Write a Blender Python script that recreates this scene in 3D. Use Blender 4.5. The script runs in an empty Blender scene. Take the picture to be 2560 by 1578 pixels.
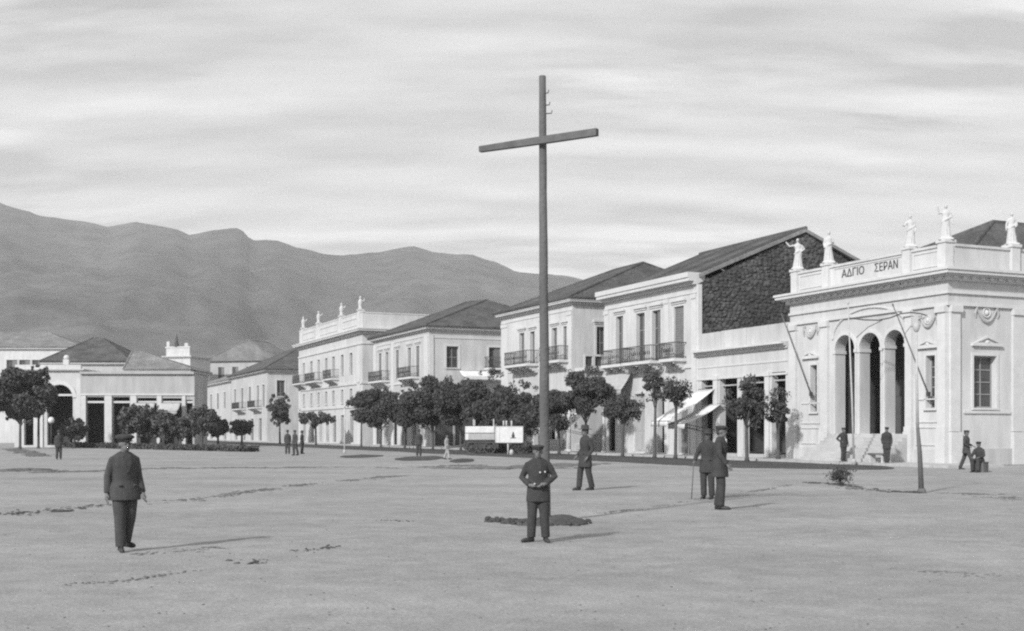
import bpy, bmesh, math, random
from mathutils import Vector, Matrix, noise

# ------------------------------------------------------------------ camera, sky, sun, exposure
scn = bpy.context.scene
COL = scn.collection
F, HOR, CX, CAMZ = 3000.0, 1080.0, 1280.0, 1.6      # focal length / horizon of the 2560 px wide view

cam_d = bpy.data.cameras.new('camera'); cam = bpy.data.objects.new('camera', cam_d); COL.objects.link(cam)
cam.location = (0, 0, CAMZ); cam.rotation_euler = (math.radians(90), 0, 0)
cam_d.sensor_width = 36; cam_d.lens = 36 * F / 2560; cam_d.shift_y = (HOR - 789) / 2560
cam_d.clip_start = 0.1; cam_d.clip_end = 20000
scn.camera = cam

SUN_EL = math.radians(31)
SUN_TO = Vector((-0.55, -0.835, 0)).normalized()      # horizontal direction towards the sun
sun_d = bpy.data.lights.new('sun', 'SUN'); sun = bpy.data.objects.new('sun', sun_d); COL.objects.link(sun)
sun_d.energy = 3.3; sun_d.angle = math.radians(2.5); sun_d.color = (1, 1, 1)
sv = Vector((SUN_TO.x * math.cos(SUN_EL), SUN_TO.y * math.cos(SUN_EL), math.sin(SUN_EL)))
sun.rotation_euler = sv.to_track_quat('Z', 'Y').to_euler(); sun.location = (0, 0, 60)

def build_world():
    w = bpy.data.worlds.new('World'); scn.world = w; w.use_nodes = True
    nt = w.node_tree; nt.nodes.clear(); N = nt.nodes.new; Lk = nt.links.new
    def math_(op, a, b=None, c=None):
        n = N('ShaderNodeMath'); n.operation = op
        for i, v in enumerate((a, b, c)):
            if v is None: continue
            if isinstance(v, (int, float)): n.inputs[i].default_value = v
            else: Lk(v, n.inputs[i])
        return n.outputs[0]
    sky = N('ShaderNodeTexSky'); sky.sky_type = 'NISHITA'; sky.sun_disc = False
    sky.sun_elevation = SUN_EL; sky.sun_rotation = math.atan2(SUN_TO.x, SUN_TO.y)
    sky.dust_density = 3.0; sky.air_density = 1.2
    bw = N('ShaderNodeRGBToBW'); Lk(sky.outputs[0], bw.inputs[0])
    clear = math_('MULTIPLY', bw.outputs[0], 0.10)
    tc = N('ShaderNodeTexCoord'); sep = N('ShaderNodeSeparateXYZ'); Lk(tc.outputs['Generated'], sep.inputs[0])
    zz = math_('ADD', math_('ABSOLUTE', sep.outputs[2]), 0.22)
    px = math_('DIVIDE', sep.outputs[0], zz); py = math_('DIVIDE', sep.outputs[1], zz)
    def nz(scale, ox, oy, det, sx=1.0, sy=1.0):
        cb = N('ShaderNodeCombineXYZ')
        Lk(math_('MULTIPLY_ADD', px, sx, ox), cb.inputs[0]); Lk(math_('MULTIPLY_ADD', py, sy, oy), cb.inputs[1])
        n = N('ShaderNodeTexNoise'); n.inputs['Scale'].default_value = scale; n.inputs['Detail'].default_value = det
        n.inputs['Roughness'].default_value = 0.52
        Lk(cb.outputs[0], n.inputs['Vector']); return n.outputs['Fac']
    a = nz(1.9, 3.1, 1.7, 6, 0.75, 2.6); b = nz(1.9, 3.1, 1.86, 6, 0.75, 2.6)    # same field, a step nearer the sun: lit rims
    fine = nz(5.0, 8.0, 2.0, 6, 0.8, 1.6)
    body = N('ShaderNodeMapRange'); body.interpolation_type = 'SMOOTHSTEP'
    Lk(a, body.inputs[0]); body.inputs[1].default_value = 0.50; body.inputs[2].default_value = 0.66
    rim = math_('MULTIPLY', math_('SUBTRACT', a, b), 0.95)
    msk = N('ShaderNodeMapRange'); msk.interpolation_type = 'SMOOTHSTEP'; Lk(nz(1.1, 5.2, 0.4, 3, 0.9, 1.3), msk.inputs[0])
    msk.inputs[1].default_value = 0.42; msk.inputs[2].default_value = 0.62
    dev = math_('ADD', math_('MULTIPLY', body.outputs[0], -0.17), math_('MULTIPLY', rim, 2.1))
    val = math_('MULTIPLY_ADD', dev, math_('MULTIPLY_ADD', msk.outputs[0], 0.7, 0.3), 0.53)
    val = math_('ADD', val, math_('MULTIPLY_ADD', fine, 0.12, -0.06))
    val = math_('MINIMUM', math_('MAXIMUM', val, 0.38), 0.665)
    mix = math_('ADD', math_('MULTIPLY', clear, 0.18), math_('MULTIPLY', val, 0.86))
    cmb = N('ShaderNodeCombineColor')
    for i in range(3): Lk(mix, cmb.inputs[i])
    bg = N('ShaderNodeBackground'); Lk(cmb.outputs[0], bg.inputs[0]); bg.inputs[1].default_value = 1.0
    out = N('ShaderNodeOutputWorld'); Lk(bg.outputs[0], out.inputs[0])
build_world()
vs = scn.view_settings
vs.view_transform = 'Standard'; vs.look = 'None'; vs.exposure = 0.45; vs.gamma = 1.0; vs.use_curve_mapping = False
scn.cycles.max_bounces = 6; scn.cycles.diffuse_bounces = 3; scn.cycles.volume_bounces = 3
scn.cycles.use_denoising = False          # keeps a fine grain like the old print
scn.cycles.pixel_filter_type = 'BLACKMAN_HARRIS'; scn.cycles.filter_width = 2.2

# ------------------------------------------------------------------ materials (a black and white photograph: greys only)
def mat(name, v, rough=0.85, var=0.15, scale=3.0, streak=False, bump=0.0, bscale=40.0, spec=0.25, wave=None, dark=None):
    m = bpy.data.materials.new(name); m.use_nodes = True
    nt = m.node_tree; N = nt.nodes.new; Lk = nt.links.new
    bs = nt.nodes['Principled BSDF']; bs.inputs['Roughness'].default_value = rough
    bs.inputs['Specular IOR Level'].default_value = spec
    tc = N('ShaderNodeTexCoord'); mp = N('ShaderNodeMapping'); Lk(tc.outputs['Object'], mp.inputs[0])
    if streak: mp.inputs['Scale'].default_value = (1, 1, 0.22)
    n1 = N('ShaderNodeTexNoise'); n1.inputs['Scale'].default_value = scale; n1.inputs['Detail'].default_value = 8
    n1.inputs['Roughness'].default_value = 0.62; Lk(mp.outputs[0], n1.inputs['Vector'])
    r = N('ShaderNodeMapRange'); Lk(n1.outputs['Fac'], r.inputs[0]); r.inputs[1].default_value = 0.28; r.inputs[2].default_value = 0.72
    r.inputs[3].default_value = v * (1 - var); r.inputs[4].default_value = v * (1 + var)
    val = r.outputs[0]
    n2 = N('ShaderNodeTexNoise'); n2.inputs['Scale'].default_value = scale * 0.13; n2.inputs['Detail'].default_value = 4
    Lk(tc.outputs['Object'], n2.inputs['Vector'])
    r2 = N('ShaderNodeMapRange'); Lk(n2.outputs['Fac'], r2.inputs[0]); r2.inputs[1].default_value = 0.3; r2.inputs[2].default_value = 0.7
    r2.inputs[3].default_value = 1 - var * 0.8; r2.inputs[4].default_value = 1 + var * 0.5
    mu = N('ShaderNodeMath'); mu.operation = 'MULTIPLY'; Lk(val, mu.inputs[0]); Lk(r2.outputs[0], mu.inputs[1]); val = mu.outputs[0]
    cb = N('ShaderNodeCombineColor')
    for i in range(3): Lk(val, cb.inputs[i])
    Lk(cb.outputs[0], bs.inputs['Base Color'])
    h = None
    if wave:
        wv = N('ShaderNodeTexWave'); wv.inputs['Scale'].default_value = wave; wv.bands_direction = 'X'
        wv.inputs['Distortion'].default_value = 0.6; Lk(tc.outputs['Object'], wv.inputs['Vector']); h = wv.outputs['Fac']; d = 0.5
    elif bump:
        n3 = N('ShaderNodeTexNoise'); n3.inputs['Scale'].default_value = bscale; n3.inputs['Detail'].default_value = 5
        Lk(tc.outputs['Object'], n3.inputs['Vector']); h = n3.outputs['Fac']; d = bump
    if h:
        bp = N('ShaderNodeBump'); bp.inputs['Strength'].default_value = d; bp.inputs['Distance'].default_value = 0.05
        Lk(h, bp.inputs['Height']); Lk(bp.outputs[0], bs.inputs['Normal'])
    return m

M = {}
M['plaster_white'] = mat('plaster_white', 0.53, 0.9, 0.15, 1.6, True, 0.15, 25)
M['plaster_pale'] = mat('plaster_pale', 0.48, 0.9, 0.17, 1.4, True, 0.15, 25)
M['plaster_grey'] = mat('plaster_grey', 0.40, 0.9, 0.16, 1.4, True, 0.2, 25)
M['plaster_old'] = mat('plaster_old', 0.36, 0.9, 0.20, 1.2, True, 0.25, 20)
M['trim'] = mat('trim', 0.56, 0.85, 0.08, 3, False, 0.1, 30)
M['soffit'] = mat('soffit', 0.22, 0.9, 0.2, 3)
M['statue_stone'] = mat('statue_stone', 0.52, 0.8, 0.12, 6, False, 0.2, 30)
M['tile'] = mat('tile', 0.11, 0.9, 0.45, 5, False, wave=9.0)
M['tile_pale'] = mat('tile_pale', 0.24, 0.9, 0.35, 5, False, wave=9.0)
M['rubble'] = mat('rubble', 0.085, 0.95, 0.55, 2.6, False, 0.5, 8)
M['mortar'] = mat('mortar', 0.06, 0.95, 0.3, 4)
M['glass'] = mat('glass', 0.055, 0.25, 0.3, 2, spec=0.5)
M['glass_far'] = mat('glass_far', 0.06, 0.35, 0.3, 2, spec=0.4)
M['frame'] = mat('frame', 0.30, 0.7, 0.1, 5)
M['shutter'] = mat('shutter', 0.19, 0.8, 0.15, 4)
M['shutter_dark'] = mat('shutter_dark', 0.12, 0.8, 0.2, 4)
M['interior_shade'] = mat('interior_shade', 0.08, 0.95, 0.3, 2)  # dark colour stands in for the shade behind the openings
M['iron'] = mat('iron', 0.065, 0.6, 0.2, 10)
M['iron_pale'] = mat('iron_pale', 0.42, 0.7, 0.15, 8)
M['wood'] = mat('wood', 0.125, 0.9, 0.25, 3, True, 0.5, 14)
M['wood_pale'] = mat('wood_pale', 0.5, 0.85, 0.15, 6)
M['canvas'] = mat('canvas', 0.68, 0.95, 0.12, 4, False, 0.2, 12)
M['canvas_grey'] = mat('canvas_grey', 0.42, 0.95, 0.15, 4, False, 0.2, 12)
M['soil'] = mat('soil', 0.07, 0.98, 0.35, 4, False, 0.6, 18)
M['soil_mid'] = mat('soil_mid', 0.13, 0.98, 0.3, 3, False, 0.6, 18)
M['pavement'] = mat('pavement', 0.42, 0.95, 0.14, 2, False, 0.25, 15)
M['leaf'] = mat('leaf', 0.085, 0.75, 0.35, 1.6, spec=0.15)
M['leaf_mid'] = mat('leaf_mid', 0.11, 0.75, 0.35, 1.6, spec=0.15)
M['bark'] = mat('bark', 0.10, 0.95, 0.3, 8, True, 0.5, 20)
M['skin'] = mat('skin', 0.15, 0.6, 0.06, 9)
M['hair'] = mat('hair', 0.045, 0.8, 0.2, 30)
M['cloth_black'] = mat('cloth_black', 0.052, 0.95, 0.22, 9, False, 0.3, 60)
M['cloth_dark'] = mat('cloth_dark', 0.062, 0.95, 0.22, 9, False, 0.3, 60)
M['cloth_grey'] = mat('cloth_grey', 0.066, 0.95, 0.2, 9, False, 0.3, 60)
M['cloth_pale'] = mat('cloth_pale', 0.36, 0.95, 0.2, 9, False, 0.3, 60)
M['shirt'] = mat('shirt', 0.6, 0.9, 0.06, 9)
M['leather'] = mat('leather', 0.045, 0.5, 0.2, 14)
M['globe'] = mat('globe', 0.75, 0.3, 0.03, 4, spec=0.5)
M['ink'] = mat('ink', 0.06, 0.8, 0.1, 6)
M['stone_kerb'] = mat('stone_kerb', 0.40, 0.9, 0.15, 3, False, 0.3, 12)

# ------------------------------------------------------------------ mesh helpers
class MB:
    def __init__(s): s.v = []; s.f = []
    def add(s, vs, fs):
        o = len(s.v); s.v += [tuple(p) for p in vs]; s.f += [tuple(i + o for i in f) for f in fs]
    def quad(s, *p): s.add(p, [tuple(range(len(p)))])
    def box(s, x0, x1, y0, y1, z0, z1, T=None):
        P = [(x0,y0,z0),(x1,y0,z0),(x1,y1,z0),(x0,y1,z0),(x0,y0,z1),(x1,y0,z1),(x1,y1,z1),(x0,y1,z1)]
        if T: P = [T(*p) for p in P]
        s.add(P, [(0,3,2,1),(4,5,6,7),(0,1,5,4),(1,2,6,5),(2,3,7,6),(3,0,4,7)])
    def tube(s, pts, rad, n=8, squash=None):
        pts = [Vector(p) for p in pts]
        if isinstance(rad, (int, float)): rad = [rad] * len(pts)
        vs, fs = [], []; up = None
        for i, p in enumerate(pts):
            d = (pts[min(i+1, len(pts)-1)] - pts[max(i-1, 0)])
            d = d.normalized() if d.length > 1e-9 else Vector((0,0,1))
            if up is None: up = Vector((0,1,0)) if abs(d.y) < 0.9 else Vector((1,0,0))
            a = d.cross(up); a = a.normalized() if a.length > 1e-6 else Vector((1,0,0))
            b = a.cross(d).normalized(); up = b
            for k in range(n):
                t = 2*math.pi*k/n; vs.append(p + a*math.cos(t)*rad[i] + b*math.sin(t)*rad[i]*(squash or 1))
        for i in range(len(pts)-1):
            for k in range(n):
                k2 = (k+1) % n; fs.append((i*n+k, i*n+k2, (i+1)*n+k2, (i+1)*n+k))
        fs.append(tuple(range(n))[::-1]); fs.append(tuple((len(pts)-1)*n+k for k in range(n)))
        s.add(vs, fs)
    def loft(s, secs, n=14):                        # secs: (cx, cy, cz, rx, ry)
        vs, fs = [], []
        for cx, cy, cz, rx, ry in secs:
            for k in range(n):
                t = 2*math.pi*k/n; vs.append((cx+rx*math.cos(t), cy+ry*math.sin(t), cz))
        for i in range(len(secs)-1):
            for k in range(n):
                k2 = (k+1) % n; fs.append((i*n+k, i*n+k2, (i+1)*n+k2, (i+1)*n+k))
        fs.append(tuple(range(n))[::-1]); fs.append(tuple((len(secs)-1)*n+k for k in range(n)))
        s.add(vs, fs)
    def lathe(s, prof, c=(0,0,0), n=14):
        s.loft([(c[0], c[1], c[2]+z, max(r, .001), max(r, .001)) for r, z in prof], n)
    def ell(s, c, r, n=12, m=8, T=None):
        vs, fs = [], []
        for i in range(m+1):
            ph = math.pi*i/m - math.pi/2; rr = max(math.cos(ph), 0.02)
            for k in range(n):
                t = 2*math.pi*k/n; p = Vector((r[0]*rr*math.cos(t), r[1]*rr*math.sin(t), r[2]*math.sin(ph)))
                if T: p = T @ p
                vs.append((c[0]+p.x, c[1]+p.y, c[2]+p.z))
        for i in range(m):
            for k in range(n):
                k2 = (k+1) % n; fs.append((i*n+k, i*n+k2, (i+1)*n+k2, (i+1)*n+k))
        fs.append(tuple(range(n))[::-1]); fs.append(tuple(m*n+k for k in range(n)))
        s.add(vs, fs)
    def build(s, name, m, parent=None, smooth=False, fixn=False):
        me = bpy.data.meshes.new(name); me.from_pydata(s.v, [], s.f)
        if fixn:
            bm = bmesh.new(); bm.from_mesh(me); bmesh.ops.recalc_face_normals(bm, faces=bm.faces); bm.to_mesh(me); bm.free()
        if smooth:
            for p in me.polygons: p.use_smooth = True
        me.materials.append(M[m]); me.update()
        o = bpy.data.objects.new(name, me); COL.objects.link(o)
        if parent: o.parent = parent
        return o

def tag(o, label=None, cat=None, group=None, kind=None):
    if label: o['label'] = label
    if cat: o['category'] = cat
    if group: o['group'] = group
    if kind: o['kind'] = kind
    return o
def empty(name, loc, rz=0):
    o = bpy.data.objects.new(name, None); COL.objects.link(o); o.location = loc; o.rotation_euler = (0, 0, rz)
    o.empty_display_size = 0.3; return o

PENDING = []
def union(mb, name, m, parent, voxel, it=4):
    """overlapping closed shapes grown together into one continuous skin"""
    o = mb.build(name, m, parent)
    r = o.modifiers.new('r', 'REMESH'); r.mode = 'VOXEL'; r.voxel_size = voxel; r.use_smooth_shade = True
    if it:
        s = o.modifiers.new('s', 'SMOOTH'); s.factor = 0.5; s.iterations = it
    PENDING.append(o); return o

def gz(x, y):                                           # height of the trodden earth
    k = 1.0
    if y > 50: k = max(0.0, 1 - (y-50)/20)
    if y < 3: k = 0.3
    return k * (0.035 * noise.noise(Vector((x*0.22, y*0.22, 1.3))) + 0.012 * noise.noise(Vector((x*1.1, y*1.1, 5.0)))
                + 0.006 * noise.noise(Vector((x*3.2, y*3.2, 9.0))))
def gp(px, py):                                         # where a line of sight meets the ground
    Y = CAMZ * F / (py - HOR); return Vector(((px - CX) / F * Y, Y, 0))

# ------------------------------------------------------------------ ground
def build_ground():
    def axis(lo, hi, dense0, dense1, step):
        a = []; x = dense0
        while x < dense1: a.append(x); x += step
        s = step; x = a[-1]
        while x < hi: s *= 1.35; x += s; a.append(min(x, hi))
        s = step; x = a[0]; left = []
        while x > lo: s *= 1.35; x -= s; left.append(max(x, lo))
        return left[::-1] + a
    xs = axis(-3000, 3000, -13, 17, 0.16); ys = axis(-300, 3600, 7, 44, 0.16)
    vs = []; 
    for y in ys:
        for x in xs: vs.append((x, y, gz(x, y) if abs(x) < 60 and y < 72 else 0))
    nx = len(xs); fs = [(j*nx+i, j*nx+i+1, (j+1)*nx+i+1, (j+1)*nx+i) for j in range(len(ys)-1) for i in range(nx-1)]
    me = bpy.data.meshes.new('ground'); me.from_pydata(vs, [], fs)
    for p in me.polygons: p.use_smooth = True
    m = bpy.data.materials.new('earth'); m.use_nodes = True; nt = m.node_tree; N = nt.nodes.new; Lk = nt.links.new
    bs = nt.nodes['Principled BSDF']; bs.inputs['Roughness'].default_value = 0.97; bs.inputs['Specular IOR Level'].default_value = 0.1
    tc = N('ShaderNodeTexCoord')
    def nz(scale, det, stretch=(1,1,1), rough=.6):
        mp = N('ShaderNodeMapping'); mp.inputs['Scale'].default_value = stretch; mp.inputs['Rotation'].default_value = (0,0,0.25)
        Lk(tc.outputs['Object'], mp.inputs[0])
        n = N('ShaderNodeTexNoise'); n.inputs['Scale'].default_value = scale; n.inputs['Detail'].default_value = det
        n.inputs['Roughness'].default_value = rough; Lk(mp.outputs[0], n.inputs[0]); return n.outputs['Fac']
    def rng(x, a, b, c, d):
        r = N('ShaderNodeMapRange'); Lk(x, r.inputs[0])
        for i, v in enumerate((a, b, c, d)): r.inputs[i+1].default_value = v
        return r.outputs[0]
    def mul(a, b):
        n = N('ShaderNodeMath'); n.operation = 'MULTIPLY'; Lk(a, n.inputs[0]); Lk(b, n.inputs[1]); return n.outputs[0]
    v = mul(mul(rng(nz(0.35, 5), .3, .7, .275, .355), rng(nz(2.2, 6, (1, 1.0, 1)), .25, .75, .82, 1.15)),
            mul(rng(nz(22, 5), .25, .75, .72, 1.24), rng(nz(0.12, 3, (0.6, 2.0, 1)), .35, .7, .88, 1.08)))
    peb = rng(nz(60, 2, (1,1,1), .5), .62, .72, 1.0, .72); v = mul(v, peb)
    cb = N('ShaderNodeCombineColor')
    for i in range(3): Lk(v, cb.inputs[i])
    Lk(cb.outputs[0], bs.inputs['Base Color'])
    bp = N('ShaderNodeBump'); bp.inputs['Strength'].default_value = 0.55; bp.inputs['Distance'].default_value = 0.03
    Lk(nz(26, 6, (1,1,1), .65), bp.inputs['Height']); Lk(bp.outputs[0], bs.inputs['Normal'])
    me.materials.append(m); o = bpy.data.objects.new('ground', me); COL.objects.link(o); tag(o, kind='structure')
build_ground()

# street line: the row of buildings runs along D from its near corner C0
D2 = Vector((-0.405, 0.9143)).normalized(); N2 = Vector((D2.y, -D2.x))      # N2 points into the buildings
C0 = Vector((20.53, 56.5))
def street(t, off):                                     # t along the row, off = metres in front of the facades
    p = C0 + D2 * t - N2 * off; return Vector((p.x, p.y, 0))
def street_px(px, off):
    p = C0 - N2 * off; u = (px - CX) / F
    return (p.x - u * p.y) / (u * D2.y - D2.x)
ROT = math.atan2(-D2.y, -D2.x)

def build_street():
    rnd = random.Random(4)
    mb = MB(); t0, t1 = -3.0, 262.0                       # pavement along the facades
    a, b, c, d = street(t0, 2.6), street(t1, 2.6), street(t1, -0.4), street(t0, -0.4)
    mb.add([(p.x, p.y, 0.0) for p in (a,b,c,d)] + [(p.x, p.y, 0.12) for p in (a,b,c,d)],
           [(4,5,6,7),(0,1,5,4),(1,2,6,5),(2,3,7,6),(3,0,4,7)])
    pv = mb.build('pavement', 'pavement', fixn=True); tag(pv, kind='structure')
    t = t0                                               # kerb stones, one by one as far as they can be told apart
    kz = 0
    while t < 95:
        ln = rnd.uniform(0.85, 1.25); h = 0.135 + rnd.uniform(-.012, .012)
        k = MB(); j = rnd.uniform(-.012, .012)
        q = [street(t+.012, 2.86+j), street(t+ln-.012, 2.86+j), street(t+ln-.012, 2.602), street(t+.012, 2.602)]
        k.add([(p.x, p.y, -.05) for p in q] + [(p.x, p.y, h) for p in q], [(4,5,6,7),(0,1,5,4),(1,2,6,5),(2,3,7,6),(3,0,4,7)])
        k.build('kerb_stone', 'stone_kerb', pv, fixn=True); t += ln
    # dark trodden carriageway beside the kerb, edges ragged
    mb = MB(); n = 150; rows = 10; vs = []
    for i in range(n+1):
        t = -3.0 + (262+3.0) * (i/n)**1.7
        wob = 0.8*noise.noise(Vector((t*.11, 3, 0))) + .35*noise.noise(Vector((t*.6, 8, 0)))
        e0 = 2.9 + 0.10*noise.noise(Vector((t*.5, 1, 0))); e1 = 11.0 + wob
        taper = min(1, max(0.02, (t + 3.0)/4.0)); mid = 6.6; 
        for k in range(rows+1):
            o = e0 + (e1-e0)*k/rows; o = mid + (o-mid)*taper**.6
            p = street(t, o); vs.append((p.x, p.y, gz(p.x, p.y) + 0.012))
    fs = [(i*(rows+1)+k, (i+1)*(rows+1)+k, (i+1)*(rows+1)+k+1, i*(rows+1)+k+1) for i in range(n) for k in range(rows)]
    mb.add(vs, fs); tag(mb.build('road', 'soil', fixn=True), kind='structure')
build_street()

# ------------------------------------------------------------------ mountains
def build_mountain():
    ridge = [(-1800,560),(-1300,470),(-900,500),(-500,450),(-200,475),(0,507),(100,540),(200,552),(270,567),(340,555),(440,572),(475,588),(530,577),(590,568),
             (610,580),(628,602),(665,600),(700,603),(740,618),(800,633),(850,639),(950,631),(1000,620),(1030,615),(1060,622),(1100,633),
             (1180,638),(1240,655),(1290,680),(1340,684),(1420,690),(1470,702),(1560,712),(1700,730),(1900,715),(2200,742),(2600,730),(3000,760),(3600,720),(4400,770)]
    def rz(px):
        for (a, b), (c, d) in zip(ridge, ridge[1:]):
            if a <= px <= c: return b + (d-b)*(px-a)/(c-a)
        return ridge[0][1] if px < 0 else ridge[-1][1]
    nx, ny = 420, 74; vs = []
    for i in range(nx+1):
        px = -1800 + 6200*i/nx; u = (px-CX)/F
        R = 2100 + 260*noise.noise(Vector((px*.0011, 2.2, 0)))
        y = rz(px) + 3.0*noise.noise(Vector((px*.02, 0, 0))) + 1.5*noise.noise(Vector((px*.06, 4, 0)))
        H = CAMZ + (HOR - y)/F*R
        for j in range(ny+1):
            s = j/(ny-14)
            Y = 640 + (R-640)*s
            x = u*Y
            if s <= 1:
                g = 0.25*s + 0.75*s**1.7
                nzv = noise.fractal(Vector((x*.0042, Y*.0030, .5)), 0.9, 2.1, 6) + .8*(0.35-abs(noise.noise(Vector((x*.006, Y*.0014, 7)))))
                z = H*g + nzv*95*math.sin(math.pi*min(1, s))**.7*s*(1-s)*2.4
                lim = CAMZ + (HOR - y - 2)/F*Y*(0.35+0.65*s)
                z = min(z, lim) if s < 1 else H
            else: z = H*(1-(s-1)*2.2)
            vs.append((x, Y, max(z, -0.9) if 0 < j else -0.9))
    fs = [(i*(ny+1)+j, (i+1)*(ny+1)+j, (i+1)*(ny+1)+j+1, i*(ny+1)+j+1) for i in range(nx) for j in range(ny)]
    me = bpy.data.meshes.new('mountain'); me.from_pydata(vs, [], fs)
    for p in me.polygons: p.use_smooth = True
    M['hill'] = mat('hill', 0.078, 0.95, 0.5, 0.02, False, 0.0)
    me.materials.append(M['hill']); o = bpy.data.objects.new('mountain', me); COL.objects.link(o); tag(o, kind='structure')
build_mountain()

# ------------------------------------------------------------------ building kit
class Bld:
    def __init__(s, name, label, pxl=None, pxr=None, off=0.0, depth=14, origin=None, ex=None, L=None, cat='building', group=None):
        if origin is None:
            tl, tr = street_px(pxl, off), street_px(pxr, off); p = street(tl, off)
            s.o = Vector((p.x, p.y)); s.ex = -D2.copy(); s.L = tl - tr
        else: s.o = Vector(origin); s.ex = Vector(ex).normalized(); s.L = L
        s.ey = Vector((-s.ex.y, s.ex.x)); s.D = depth
        s.root = empty(name, (s.o.x, s.o.y, 0), math.atan2(s.ex.y, s.ex.x)); tag(s.root, label, cat, group)
        s.F = lambda a, d, z: (a, d, z)
        s.R = lambda a, d, z: (s.L - d, a, z)
    def _hit(s, o, e, px):
        u = (px-CX)/F; a = (u*o.y - o.x)/(e.x - u*e.y); return a, o.y + e.y*a
    def fx(s, px): return s._hit(s.o, s.ex, px)[0]
    def fz(s, px, py): return CAMZ + (HOR-py)/F*s._hit(s.o, s.ex, px)[1]
    def sy(s, px): return s._hit(s.o + s.ex*s.L, s.ey, px)[0]
    def sz(s, px, py): return CAMZ + (HOR-py)/F*s._hit(s.o + s.ex*s.L, s.ey, px)[1]
    def fr(s, x0, x1, y0, y1):                              # facade rectangle from a pixel box
        xm = (x0+x1)/2; return (s.fx(x0), s.fx(x1), s.fz(xm, y1), s.fz(xm, y0))
    def sr(s, x0, x1, y0, y1):
        xm = (x0+x1)/2; return (s.sy(x0), s.sy(x1), s.sz(xm, y1), s.sz(xm, y0))
    def w(s, p): return s.root.matrix_basis @ Vector(p)
    def world(s, x, y, z):
        q = s.o + s.ex*x + s.ey*y; return Vector((q.x, q.y, z))

def wall(mb, T, L, H, ops, th=0.3, z0=0.0):
    """a wall sheet with real openings and reveals; ops = (a0,a1,z0,z1,arched)"""
    xs = sorted({0.0, L} | {o[0] for o in ops} | {o[1] for o in ops}); zs = sorted({z0, H} | {o[2] for o in ops} | {o[3] for o in ops})
    xs = [x for x in xs if 0 <= x <= L]; zs = [z for z in zs if z0 <= z <= H]
    for a, b in zip(xs, xs[1:]):
        run = None
        for c, d in zip(zs, zs[1:]):
            mx, mz = (a+b)/2, (c+d)/2
            hole = any(o[0] < mx < o[1] and o[2] < mz < o[3] for o in ops)
            if not hole: mb.quad(T(a,0,c), T(b,0,c), T(b,0,d), T(a,0,d))
    for o in ops:
        a0, a1, c0, c1 = o[:4]; arch = len(o) > 4 and o[4]
        if not arch:
            top = c1; mb.quad(T(a0,0,c1), T(a1,0,c1), T(a1,th,c1), T(a0,th,c1))
        else:
            r = (a1-a0)/2; cx = (a0+a1)/2; top = c1 - r; n = 14
            pts = [(cx - r*math.cos(math.pi*k/n), top + r*math.sin(math.pi*k/n)) for k in range(n+1)]
            for p, q in zip(pts, pts[1:]):
                mb.quad(T(p[0],0,p[1]), T(q[0],0,q[1]), T(q[0],0,c1), T(p[0],0,c1))
                mb.quad(T(p[0],0,p[1]), T(p[0],th,p[1]), T(q[0],th,q[1]), T(q[0],0,q[1]))
        mb.quad(T(a0,0,c0), T(a0,th,c0), T(a0,th,top), T(a0,0,top)); mb.quad(T(a1,0,c0), T(a1,th,c0), T(a1,th,top), T(a1,0,top))
        mb.quad(T(a0,0,c0), T(a1,0,c0), T(a1,th,c0), T(a0,th,c0))

def shell(b, H, front, side, m, th=0.3, z0=0.0):
    mb = MB(); wall(mb, b.F, b.L, H, front, th, z0); wall(mb, b.R, b.D, H, side, th, z0)
    mb.quad((0,0,z0), (0,b.D,z0), (0,b.D,H), (0,0,H)); mb.quad((0,b.D,z0), (b.L,b.D,z0), (b.L,b.D,H), (0,b.D,H))
    mb.quad((0,0,H-.02), (b.L,0,H-.02), (b.L,b.D,H-.02), (0,b.D,H-.02))
    return mb.build('wall', m, b.root)

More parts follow.
